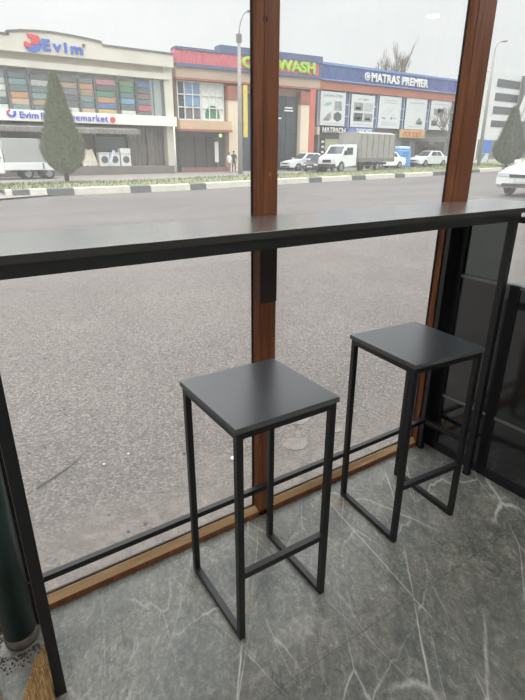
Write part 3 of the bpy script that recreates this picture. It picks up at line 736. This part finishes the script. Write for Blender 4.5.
def pic(t, x0, z0, x1, z1, m, poly=None, name='picture'):
    b = MB()
    if poly: b.prism([(x0 + u * (x1 - x0), z0 + v * (z1 - z0)) for u, v in poly], -.062, -.05)
    else: b.box(x0, -.062, z0, x1, -.05, z1)
    return b.build(name, m, t)
t = banner(-2.0, .68, 3.72, 6.22, 'white banner with a hexagon and grey shapes above the black sign, leftmost of five')
text('heading', 'GAMMA STEEL', .3, 2.4, 2.12, 2.32, -.05, PIC, t, .012)
pic(t, .35, 1.42, 1.2, 1.78, TEAL, [(0, .3), (.4, 0), (1, .5), (.8, 1), (.3, .8)]); pic(t, 1.45, 1.15, 2.35, 1.85, PIC, [(.1, 1), (.85, 1), (1, 0), (0, 0)])
pic(t, .3, .35, 1.2, 1.0, PIC, [(0, 0), (.7, 0), (1, .35), (.9, 1), (.45, .7), (.2, .3)]); pic(t, 1.45, .3, 2.3, 1.08, PICD, [(.5, 0), (1, .25), (1, .75), (.5, 1), (0, .75), (0, .25)])
pic(t, .4, .14, 2.2, .2, LINE, name='caption')
t = banner(1.36, 4.08, 3.70, 6.2, 'white banner with four grey photographs, second of five from the left')
text('heading', 'LAY HOME', .7, 2.0, 2.06, 2.24, -.05, PIC, t, .012)
for i, (x, z, m) in enumerate(((.32, 1.25, PIC), (1.5, 1.25, LINE), (.32, .45, PICD), (1.5, .45, PIC))): pic(t, x, z, x + 1.05, z + .65, m)
pic(t, .5, 1.35, 1.1, 1.55, WHITEP); pic(t, .5, .6, 1.15, .78, LINE); pic(t, 1.7, .55, 2.3, .72, WHITEP); pic(t, .4, .2, 2.3, .26, LINE, name='caption')
t = banner(4.66, 7.45, 3.70, 6.28, 'white banner with faint line drawings, third of five from the left')
for z in (2.22, 2.02): pic(t, .6, z, 2.2, z + .08, LINE, name='heading')
b = MB()
for p, q in (((.5, 1.1), (1.2, 1.7)), ((.9, 1.0), (1.5, 1.6)), ((1.4, 1.3), (1.8, 1.7)), ((1.7, 1.2), (2.2, .9))): b.bar((p[0], -.056, p[1]), (q[0], -.056, q[1]), .05, .012, (0, 1, 0))
b.build('line_drawing', LINE, t); pic(t, .35, .72, 1.0, .92, PIC, [(0, .6), (.5, 1), (1, .3), (.6, 0)]); pic(t, 1.5, .72, 1.72, .95, PIC); pic(t, 1.72, .78, 2.3, .88, LINE)
for z in (.25, .42): pic(t, .4, z, 2.3, z + .07, LINE, name='caption')
t = banner(8.12, 10.95, 3.72, 6.32, 'white banner with one small photo low at the right, fourth of five')
pic(t, .4, 2.15, 2.4, 2.26, LINE, name='heading'); pic(t, 1.5, .4, 2.4, .75, PIC); pic(t, 1.7, .75, 2.15, 1.05, PIC, [(0, 0), (1, 0), (.85, 1), (.3, .8)]); pic(t, 1.75, .5, 2.25, .62, WHITEP); pic(t, .5, .2, 2.3, .26, LINE, name='caption')
t = banner(11.55, 14.5, 3.76, 6.32, 'white banner with three grey furniture photos, rightmost of five, behind bare branches')
pic(t, .5, 2.2, 2.3, 2.28, LINE, name='heading'); pic(t, .5, 1.3, 1.9, 1.85, PIC); pic(t, 1.0, 1.45, 2.4, 1.95, LINE); pic(t, .3, .35, 1.1, .8, PICD); pic(t, 1.5, .3, 2.5, .85, PIC)
def sign(name, label, x0, x1, z0, z1, m, y=-.12):
    t = thing(name, label, 'shop sign', (30 + x0, 33 + y, z0)); MB().box(0, -.08, 0, x1 - x0, .0, z1 - z0).build('board', m, t); return t
t = sign('shop_sign', 'black shop sign with white lettering below the leftmost banner', -1.85, .88, 3.08, 3.66, plain('black_sign_board', S(48, 48, 50), .5))
text('lettering', 'МАТРАСЫ', .1, 2.62, .09, .5, -.08, WHITEP, t, .04, .02)
t = sign('shop_sign', 'blue shop sign with white lettering below the second banner', 1.02, 4.2, 3.12, 3.64, plain('blue_sign_board', S(84, 112, 176), .5))
text('lettering', 'ТЕКЖЕ', 1.0, 2.9, .08, .44, -.08, WHITEP, t, .04, .02); MB().tube([(.5, -.08, .26), (.5, -.12, .26)], .18, 14).build('round_mark', LBL, t)
t = sign('shop_sign', 'tan shop sign with curly orange script above the blue kiosk', 7.5, 11.0, 2.98, 3.68, plain('tan_sign_board', S(190, 160, 118), .6, 0, .2, 2))
b = MB(); rr = random.Random(4)
for k in range(5):
    x = .6 + k * .48; pts = [(x + .22 * math.cos(a) + a * .02, -.10, .34 + .2 * math.sin(a * 1.1)) for a in [q * .5 for q in range(14)]]
    b.tube(pts, .035, 6)
b.build('script_lettering', plain('orange_script', S(214, 118, 62), .6), t)

# ------------------------------------------------------------------ office block at the right
ob = thing('office_block', 'grey multi-storey office block with dark window strips and diagonal fins', 'building', (60, 45, 0))
OFF = plain('pale_grey_panels', S(208, 210, 208), .8, 0, .06, .6); OWN = plain('dark_strip_glass', S(78, 82, 86), .3, 0, .2, .5)
b = MB(); b.box(6.9, 0, .3, 24, 14, 12.25); b.build('wall', OFF, ob)
for z0, z1 in ((10.45, 11.45), (8.72, 9.72), (7.05, 8.02), (5.35, 6.2)):
    MB().box(9.8, -.05, z0, 15.4, .05, z1).build('window_strip', OWN, ob)
MB().box(7.4, -.06, .5, 24, .05, 3.6).build('ground_floor', plain('dim_ground_floor', S(120, 122, 120), .6), ob)
MB().box(15.6, -.9, .4, 24, -.05, 12.2).build('dark_stair_front', plain('dark_grey_cladding', S(104, 108, 110), .7), ob)
for k in range(4):
    x = 14.0 + k * 1.1
    b = MB(); b.prism([(x, 6.2), (x + .55, 6.2), (x + 3.4, 12.6), (x + 2.85, 12.6)], -1.3, -.9); b.build('diagonal_fin', OFF, ob)

# ------------------------------------------------------------------ vehicles
TYRE = plain('tyre_rubber', S(38, 38, 40), .85); HUB = plain('grey_hub', S(150, 152, 156), .35, .6); CGL = plain('dark_car_glass', S(66, 74, 82), .08)
CWHITE = plain('white_car_paint', S(228, 230, 230), .25, 0, .02, 2); CDARK = plain('dark_grey_car_paint', S(74, 78, 84), .25, 0, .05, 2)
CHR = plain('headlight_lens', S(206, 214, 220), .1); TAIL = plain('red_tail_lens', S(160, 40, 40), .2); BPL = plain('black_plastic', S(44, 44, 46), .6); PLATE = plain('plate_white', S(206, 208, 206), .5)
def lerp(a, b, t): return tuple(p + (q - p) * t for p, q in zip(a, b))
def wheel(t, x, y, r, w):
    d = MB(); d.tube([(x, y - w / 2, r), (x, y - w / 2 + .02, r), (x, y + w / 2 - .02, r), (x, y + w / 2, r)], [r * .9, r, r, r * .9], 20); wo_ = d.build('wheel', TYRE, t)
    s = -1 if y < 0 else 1
    d = MB(); d.tube([(x, y + s * (w / 2 - .01), r), (x, y + s * (w / 2 + .012), r)], [r * .64, r * .58], 16); d.build('hubcap', HUB, wo_)
def sedan(name, label, cat, loc, rz, paint, k=1.0, group=None, lit=False):
    t = thing(name, label, cat, loc, rz, group); t.scale = (k, k, k)
    A = lambda cx: [(cx + .37 * math.cos(a), .30 + .37 * math.sin(a)) for a in [PI * q / 10 for q in range(11)]]
    prof = [(-2.12, .30), (-2.22, .50), (-2.20, .80), (-2.08, .93), (-1.62, .98), (-1.25, .95), (.80, .93), (1.55, .82), (2.02, .70), (2.20, .56), (2.20, .34), (2.08, .24), (1.72, .24)] + A(1.32)[1:-1] + [(.94, .24), (-.92, .24)] + A(-1.32)[1:-1] + [(-1.72, .24)]
    b = MB(); b.prism(prof, -.82, .82)
    bmesh.ops.bevel(b.b, geom=[e for e in b.b.edges if abs(e.verts[0].co.y - e.verts[1].co.y) < .01], offset=.05, segments=2, affect='EDGES', profile=.5)
    b.build('body', paint, t)
    lo = [(-1.58, -.74, .92), (.92, -.74, .90), (.92, .74, .90), (-1.58, .74, .92)]; hi = [(-1.02, -.56, 1.42), (.22, -.57, 1.44), (.22, .57, 1.44), (-1.02, .56, 1.42)]
    b = MB(); b.hexa(lo + hi); bmesh.ops.bevel(b.b, geom=b.b.edges[:], offset=.05, segments=2, affect='EDGES', profile=.5); b.build('cabin', paint, t)
    def pane(q, nx, name):
        n = Vector(nx) * .012
        b = MB(); P = [Vector(p) for p in q]; b.hexa([p - n for p in P] + [p + n for p in P]); b.build(name, CGL, t)
    def face(i, j, u0, u1, v0, v1): return [lerp(lerp(lo[i], lo[j], u), lerp(hi[i], hi[j], u), v) for u, v in ((u0, v0), (u1, v0), (u1, v1), (u0, v1))]
    pane(face(0, 1, .14, .46, .16, .86), (0, -1, .3), 'side_window'); pane(face(0, 1, .50, .90, .16, .86), (0, -1, .3), 'side_window')
    pane(face(2, 3, .10, .50, .16, .86), (0, 1, .3), 'side_window'); pane(face(2, 3, .54, .86, .16, .86), (0, 1, .3), 'side_window')
    pane(face(1, 2, .08, .92, .10, .90), (1, 0, 1), 'windscreen'); pane(face(3, 0, .08, .92, .15, .90), (-1, 0, 1), 'rear_window')
    for x in (-1.32, 1.32):
        for y in (-.74, .74): wheel(t, x, y, .31, .19)
    for s in (-1, 1):
        b = MB(); b.box(2.03, s * .42, .56, 2.215, s * .78, .69, .02); b.build('headlight', CHR, t)
        b = MB(); b.box(-2.235, s * .45, .66, -2.1, s * .80, .82, .02); b.build('tail_light', TAIL, t)
        b = MB(); b.box(.72, s * .80, .92, .86, s * .97, 1.04, .02); b.build('wing_mirror', paint, t)
    b = MB(); b.box(2.18, -.40, .54, 2.222, .40, .64); b.build('grille', BPL, t)
    b = MB(); b.box(2.17, -.6, .27, 2.216, .6, .37); b.build('air_intake', BPL, t)
    b = MB(); b.box(2.205, -.26, .41, 2.225, .26, .52); b.build('number_plate', PLATE, t)
    b = MB(); b.box(-2.245, -.26, .56, -2.21, .26, .67); b.build('number_plate', PLATE, t)
    b = MB(); b.box(-2.24, -.8, .34, -2.1, .8, .46, .02); b.build('rear_bumper', BPL, t)
    return t
def at_park(x, y): return (x, y, park_z(x, y))
sedan('car', 'white sedan parked on the right beyond the cargo truck, beside the bare tree', 'car', at_park(39.7, 31.0), PI, CWHITE, .95, 'parked cars')
sedan('car', 'white sedan half hidden behind the rear of the cargo truck', 'car', at_park(33.2, 30.4), PI + .05, CWHITE, .92, 'parked cars')
sedan('car', 'white car parked left of the cargo truck, behind the dark car', 'car', at_park(25.2, 31.0), PI - .05, CWHITE, .88, 'parked cars')
sedan('car', 'dark grey car standing directly in front of the truck cab', 'car', at_park(24.6, 28.6), PI + .45, CDARK, .78, 'parked cars')
nx, ny = 19.6, 8.9
sedan('car', 'white sedan driving on the road at the right edge of the view', 'car', (nx, ny, road_z(nx, ny)), PI + .10, CWHITE, 1.16)

def cargo_truck():
    x, y = 24.3, 26.4
    t = thing('cargo_truck', 'white-cabbed delivery truck with a grey canvas cargo box parked facing left', 'truck', (x, y, park_z(x + 2, y)), PI + .12); t.scale = (.80, .94, .95)
    # local +x is forward; cab 0.9..-2.2, box behind
    prof = [(1.25, .42), (1.30, .78), (1.18, 1.02), (.45, 1.22), (-.05, 1.82), (-.3, 1.90), (-1.30, 1.92), (-1.42, 1.80), (-1.42, .50), (-.9, .50)]
    b = MB(); b.prism([(1.25, .42), (1.30, .78), (1.18, 1.02), (.45, 1.22), (-.05, 1.80), (-.3, 1.88), (-1.30, 1.90), (-1.42, 1.80), (-1.42, .45), (.12, .45)] + [(.56 + .44 * math.cos(a), .42 + .42 * math.sin(a)) for a in [PI - PI * q / 10 for q in range(11)]], -.88, .88)
    bmesh.ops.bevel(b.b, geom=[e for e in b.b.edges if abs(e.verts[0].co.y - e.verts[1].co.y) < .01], offset=.06, segments=2, affect='EDGES', profile=.5)
    b.build('cab', CWHITE, t)
    b = MB(); b.hexa([(.40, -.74, 1.24), (.40, .74, 1.24), (.36, .74, 1.24), (.36, -.74, 1.24), (-.04, -.68, 1.76), (-.04, .68, 1.76), (-.08, .68, 1.76), (-.08, -.68, 1.76)])
    for v in b.b.verts: v.co += Vector((.03, 0, .02))
    b.build('windscreen', CGL, t)
    for s in (-1, 1):
        b = MB(); b.prism([(.22, 1.2), (-.12, 1.68), (-.85, 1.70), (-.85, 1.2)], s * .875, s * .892); b.build('door_window', CGL, t)
        b = MB(); b.box(.18, s * .90, 1.18, .30, s * 1.14, 1.5, .02); b.build('wing_mirror', BPL, t)
        b = MB(); b.box(1.18, s * .5, .78, 1.31, s * .82, .95, .02); b.build('headlight', CHR, t)
    b = MB(); b.box(1.24, -.85, .36, 1.36, .85, .58, .03); b.build('bumper', BPL, t)
    b = MB(); b.box(1.26, -.4, .68, 1.33, .4, .88); b.build('grille', BPL, t)
    b = MB(); b.box(-6.5, -.42, .52, -1.2, .42, .68); b.build('chassis', BPL, t)
    CAN = plain('grey_canvas', S(146, 143, 139), .85, 0, .08, 1.5, .1)
    b = MB(); b.hexa([(-6.6, -1.06, .98), (-1.55, -1.06, .98), (-1.55, 1.06, .98), (-6.6, 1.06, .98), (-6.6, -1.04, 2.66), (-1.55, -1.04, 2.66), (-1.55, 1.04, 2.66), (-6.6, 1.04, 2.66)])
    b.hexa([(-6.6, -1.04, 2.66), (-1.55, -1.04, 2.66), (-1.55, 1.04, 2.66), (-6.6, 1.04, 2.66), (-6.6, -.5, 2.80), (-1.55, -.5, 2.80), (-1.55, .5, 2.80), (-6.6, .5, 2.80)])
    cv = b.build('cargo_cover', CAN, t)
    b = MB()
    for k in range(7): b.box(-6.5 + k * .8, -1.075, 1.0, -6.46 + k * .8, 1.075, 2.66)
    b.build('cover_ribs', plain('canvas_seam', S(112, 110, 108), .85), cv)
    b = MB(); b.box(-6.62, -1.08, .72, -1.5, 1.08, .99); b.build('side_boards', plain('grey_sideboard', S(112, 110, 108), .6), t)
    for y in (-.8, .8):
        wheel(t, .56, y, .36, .2); wheel(t, -4.4, y, .36, .24)
    return t
cargo_truck()
def flatbed():
    x, y = 4.2, 29.6
    t = thing('flatbed_truck', 'white low flatbed truck with a grey covered load parked outside the furniture shop', 'truck', (x, y, park_z(x, y)), 0)
    b = MB(); b.prism([(-3.6, .3), (-3.5, .8), (-2.7, .95), (-2.2, 1.55), (-.85, 1.6), (-.65, 1.5), (-.65, .3)], -.85, .85)
    bmesh.ops.bevel(b.b, geom=b.b.edges[:], offset=.06, segments=2, affect='EDGES', profile=.5); b.build('cab', CWHITE, t)
    for s in (-1, 1):
        b = MB(); b.prism([(-2.3, 1.02), (-1.95, 1.46), (-.85, 1.48), (-.78, 1.02)], s * .84, s * .86); b.build('door_window', CGL, t)
    b = MB(); b.box(-.68, -.92, .46, 1.3, .92, .84, .03); b.prism([(1.2, .46), (1.2, .84), (1.55, .82), (2.1, .55), (2.12, .44)], -.92, .92); b.build('bed', CWHITE, t)
    b = MB()
    for x in (-.4, .1, .6, 1.1): b.box(x, -.935, .36, x + .3, -.9, .46)
    b.build('under_rail', BPL, t)
    b = MB(); b.box(-.62, -.88, .84, 1.05, .88, 2.02, .02); b.prism([(1.05, .84), (1.05, 2.02), (1.58, 1.98), (1.66, .84)], -.88, .88); b.build('covered_load', plain('pale_grey_tarp', S(164, 166, 164), .8, 0, .06, 1), t)
    for x in (-2.6, .42, 1.48):
        for y in (-.78, .78): wheel(t, x, y, .29, .2)
    return t
flatbed()

# ------------------------------------------------------------------ kiosk, posts, people
kx, ky = 36.3, 31.4
kk = thing('kiosk', 'small blue rounded kiosk with a white top between truck and sedan', 'kiosk', at_park(kx, ky))
b = MB(); b.box(-.8, -.6, 0, .8, .6, 1.45, .12); b.build('body', plain('sky_blue_plastic', S(92, 152, 204), .5), kk)
b = MB(); b.box(-.72, -.55, 1.45, .72, .55, 1.75, .14); b.build('top', plain('pale_blue_top', S(178, 206, 226), .5), kk)
MB().box(-.3, -.63, .2, .3, -.6, 1.3).build('door', plain('mid_blue_door', S(74, 132, 188), .5), kk)
def lamp(name, label, x, y, h, arm, top, lean=0.0):
    t = thing(name, label, 'street lamp', at_park(x, y), 0, 'street lamps')
    CON = plain('grey_concrete_pole', S(150, 148, 144), .8, 0, .1, 3)
    MB().tube([(0, 0, 0), (lean * .5, 0, h * .5), (lean, 0, h)], [.16, .13, .09], 14).build('pole', CON, t)
    STL = plain('grey_steel_arm', S(132, 134, 138), .5, .3)
    a = [(lean, 0, h)] + [(lean + arm * (1 - math.cos(q)), 0, h + (top - h) * math.sin(q)) for q in [PI / 2 * k / 8 for k in range(1, 9)]]
    MB().tube(a, .035, 8).build('arm', STL, t)
    hx = lean + arm; b = MB(); b.obox((hx + .18, 0, top + .02), (.5, .2, .1), Matrix.Rotation(-.12, 3, 'Y')); b.build('lamp_head', STL, t)
    return t
la = lamp('street_lamp', 'grey street lamp beside the yellow banner, left of the middle mullion', 17.52, 28.2, 7.75, .70, 9.2)
MB().box(-.12, -.12, 7.5, .12, .12, 7.95).build('collar', COPE, la)
lamp('street_lamp', 'grey street lamp in front of the office block, right of the right mullion', 41.5, 26.9, 8.9, 1.0, 9.75, -.18)
yb = thing('pole_banner', 'tall narrow yellow banner fixed to the street lamp pole', 'banner', (17.72, 28.15, 2.48))
MB().box(.03, -.02, 0, .34, .02, 3.0).build('cloth', plain('yellow_cloth', S(214, 190, 96), .8, 0, .12, 2), yb)
b = MB()
for z in (.08, 2.9): b.box(-.05, -.015, z, .34, .015, z + .04)
b.build('bracket', COPE, yb)
bb = thing('blue_banner', 'blue and white board standing beneath the office block', 'banner', (50, 34, 0))
MB().box(2.1, -.05, 1.75, 3.75, .05, 3.05).build('board', plain('bright_blue_board', S(72, 118, 196), .6), bb)
MB().box(1.9, -.02, .95, 3.6, .04, 1.7).build('lower_board', plain('pale_board', S(198, 206, 210), .6, 0, .12, 2), bb)
MB().prism([(2.0, 1.0), (2.1, 1.5), (2.6, 1.68), (3.0, 1.62), (2.6, 1.3), (2.4, 1.0)], -.05, -.02).build('dark_figure', plain('slate_print', S(94, 120, 144), .6), bb)
for x in (2.15, 3.6): MB().box(x, -.03, .4, x + .08, .05, 1.8).build('post', COPE, bb)

def person(label, loc, h, top, leg, hairc, rz, pose):
    t = thing('person', label, 'person', loc, rz, 'people by the car wash')
    J = {'pel': (0, 0, .52), 'wai': (0, 0, .62), 'che': (0, 0, .76), 'nec': (0, 0, .855), 'hed': (0, -.01, .91), 'top': (0, -.005, .975)}
    R = {'pel': .075, 'wai': .068, 'che': .082, 'nec': .03, 'hed': .056, 'top': .042}
    E = [('pel', 'wai'), ('wai', 'che'), ('che', 'nec'), ('nec', 'hed'), ('hed', 'top')]
    for s, n in ((-1, 'l'), (1, 'r')):
        J.update({'hip' + n: (s * .055, 0, .49), 'kne' + n: (s * .06, -.01 + pose * s * .03, .27), 'ank' + n: (s * .065, .01 + pose * s * .05, .035), 'toe' + n: (s * .075, -.07 + pose * s * .05, .018),
                  'sho' + n: (s * .115, 0, .80), 'elb' + n: (s * .145, .01, .63), 'wri' + n: (s * .14, -.04 - pose * .03, .49), 'han' + n: (s * .135, -.055 - pose * .04, .44)})
        R.update({'hip' + n: .058, 'kne' + n: .04, 'ank' + n: .027, 'toe' + n: .02, 'sho' + n: .04, 'elb' + n: .028, 'wri' + n: .02, 'han' + n: .02})
        E += [('pel', 'hip' + n), ('hip' + n, 'kne' + n), ('kne' + n, 'ank' + n), ('ank' + n, 'toe' + n), ('che', 'sho' + n), ('sho' + n, 'elb' + n), ('elb' + n, 'wri' + n), ('wri' + n, 'han' + n)]
    ks = list(J); me = bpy.data.meshes.new('body'); me.from_pydata([Vector(J[k]) * h for k in ks], [(ks.index(a), ks.index(c)) for a, c in E], [])
    o = bpy.data.objects.new('body', me); COL.objects.link(o)
    sk = o.modifiers.new('s', 'SKIN'); sv = me.skin_vertices[0].data
    for i, k in enumerate(ks): sv[i].radius = (R[k] * h, R[k] * h); sv[i].use_root = (k == 'pel')
    sb_ = o.modifiers.new('d', 'SUBSURF'); sb_.levels = 1; sb_.render_levels = 1
    dg = bpy.context.evaluated_depsgraph_get(); m2 = bpy.data.meshes.new_from_object(o.evaluated_get(dg)); bpy.data.objects.remove(o)
    m2.materials.clear()
    for m in (plain('skin', S(190, 148, 122), .6), top, leg): m2.materials.append(m)
    for p in m2.polygons:
        z = p.center.z / h; ax = abs(p.center.x) / h
        p.material_index = 0 if z > .845 or (ax > .11 and z < .62 and z > .4) else (1 if z > .50 else 2); p.use_smooth = True
    bo = bpy.data.objects.new('body', m2); COL.objects.link(bo); bo.parent = t
    b = MB(); bmesh.ops.create_icosphere(b.b, subdivisions=2, radius=.062 * h)
    for v in b.b.verts:
        v.co.z = max(v.co.z, -.012 * h); v.co += Vector((0, .012 * h, .945 * h))
    b.build('hair', hairc, t, True)
    return t
HAIR = plain('dark_hair', S(40, 34, 32), .7)
person('person in a white top and pale trousers standing left of the lamp pole', at_park(18.25, 30.9), 1.32, plain('white_shirt', S(226, 222, 218), .8), plain('pinkish_trousers', S(150, 122, 120), .8), HAIR, .3, .4)
person('person in dark clothes standing just right of the person in white', at_park(18.8, 31.2), 1.42, plain('dark_jacket', S(58, 62, 66), .8), plain('maroon_trousers', S(92, 64, 66), .8), HAIR, -.3, -.4)

# ------------------------------------------------------------------ trees
def conifer(label, loc, h, rad, zb, mat_f, seed, n=9000):
    t = thing('conifer', label, 'tree', loc, 0, 'clipped conifers')
    rr = random.Random(seed); BARK = plain('grey_bark', S(92, 80, 72), .9)
    MB().tube([(0, 0, 0), (0, 0, zb + .5), (0, 0, h * .8)], [.12, .10, .02], 8).build('trunk', BARK, t)
    def prof(u):   # radius along the crown, 0 bottom..1 top
        return rad * (min(1, (u + .01) / .2) ** .55) * (1 if u < .24 else max(.0, 1 - ((u - .24) / .76) ** 1.05)) * (1 + .05 * math.sin(u * 23)) + .04
    m = MB()
    rings = 24; seg = 24; V = []
    for i in range(rings + 1):
        u = i / rings; V.append([m.b.verts.new((math.cos(2 * PI * k / seg) * prof(u) * .80 * rr.uniform(.86, 1.1), math.sin(2 * PI * k / seg) * prof(u) * .80 * rr.uniform(.86, 1.1), zb + u * (h - zb))) for k in range(seg)])
    for i in range(rings):
        for k in range(seg): m._f([V[i][k], V[i][(k + 1) % seg], V[i + 1][(k + 1) % seg], V[i + 1][k]])
    m._f(list(reversed(V[0])))
    for k in range(n):
        u = rr.random() ** 1.25; a = rr.uniform(0, 2 * PI); r = prof(u) * rr.uniform(.74, 1.05); z = zb + u * (h - zb)
        p = Vector((math.cos(a) * r, math.sin(a) * r, z)); out = Vector((math.cos(a), math.sin(a), 0)); tan = Vector((-math.sin(a), math.cos(a), 0))
        L = rr.uniform(.14, .36) * rad; w = rr.uniform(.025, .06) * rad
        d = (out * rr.uniform(.2, .8) + Vector((0, 0, 1)) * rr.uniform(.5, 1.1) + tan * rr.uniform(-.4, .4)).normalized()
        m.quad(p - tan * w, p + tan * w, p + d * L)
    m.build('foliage', mat_f, t, False, False)
    return t
FOL = plain('dull_green_foliage', S(108, 116, 82), .9, 0, .5, 7); FOL2 = plain('olive_foliage', S(112, 120, 98), .9, 0, .45, 5)
conifer('dark green teardrop conifer in front of the furniture shop', at_park(5.85, 25.7), 4.62, .98, .36, FOL, 1)
conifer('olive teardrop conifer on the verge in front of the office block', at_park(44.8, 26.3), 4.75, 1.3, .2, FOL2, 2)
def bare(label, loc, h, seed, spread, depth=5):
    t = thing('bare_tree', label, 'tree', loc, 0, 'leafless trees'); rr = random.Random(seed); tr = MB(); brm = MB()
    def grow(p, d, L, r, k, first):
        q = p + d * L; mid = p + d * L * .5 + Vector((rr.uniform(-1, 1), rr.uniform(-1, 1), 0)) * L * .05
        (tr if first else brm).tube([p, mid, q], [r, r * .85, r * .68], 6 if first else 4, False)
        if k == 0: return
        for j in range(3 if k > 1 else 4):
            a = rr.uniform(0, 2 * PI); s = spread * rr.uniform(.5, 1.2)
            nd = (d + Vector((math.cos(a) * s, math.sin(a) * s, rr.uniform(.0, .3)))).normalized()
            grow(p + d * L * rr.uniform(.6, 1), nd, L * rr.uniform(.6, .82), r * .56, k - 1, False)
    grow(Vector((0, 0, 0)), Vector((rr.uniform(-.1, .05), 0, 1)).normalized(), h * .32, h * .02, depth, True)
    BK = plain('pale_grey_bark', S(122, 112, 104), .9)
    tr.build('trunk', BK, t); brm.build('branches', BK, t)
    return t
bare('leafless grey tree beside the right wooden mullion in front of the mattress store', at_park(40.3, 29.2), 6.4, 3, .5, 6)
bare('tall leafless tree rising behind the mattress store roof, left of the other', (48.2, 46, .4), 14.6, 5, .26)
bare('tall leafless tree rising behind the mattress store roof, right of the other', (59.2, 54, .4), 17.6, 9, .24)

# ------------------------------------------------------------------ colour management
scn.view_settings.view_transform = 'Standard'; scn.view_settings.look = 'None'
scn.view_settings.gamma = 1; scn.view_settings.use_curve_mapping = False
scn.view_settings.exposure = 0.0
scn.cycles.max_bounces = 10; scn.cycles.transparent_max_bounces = 16
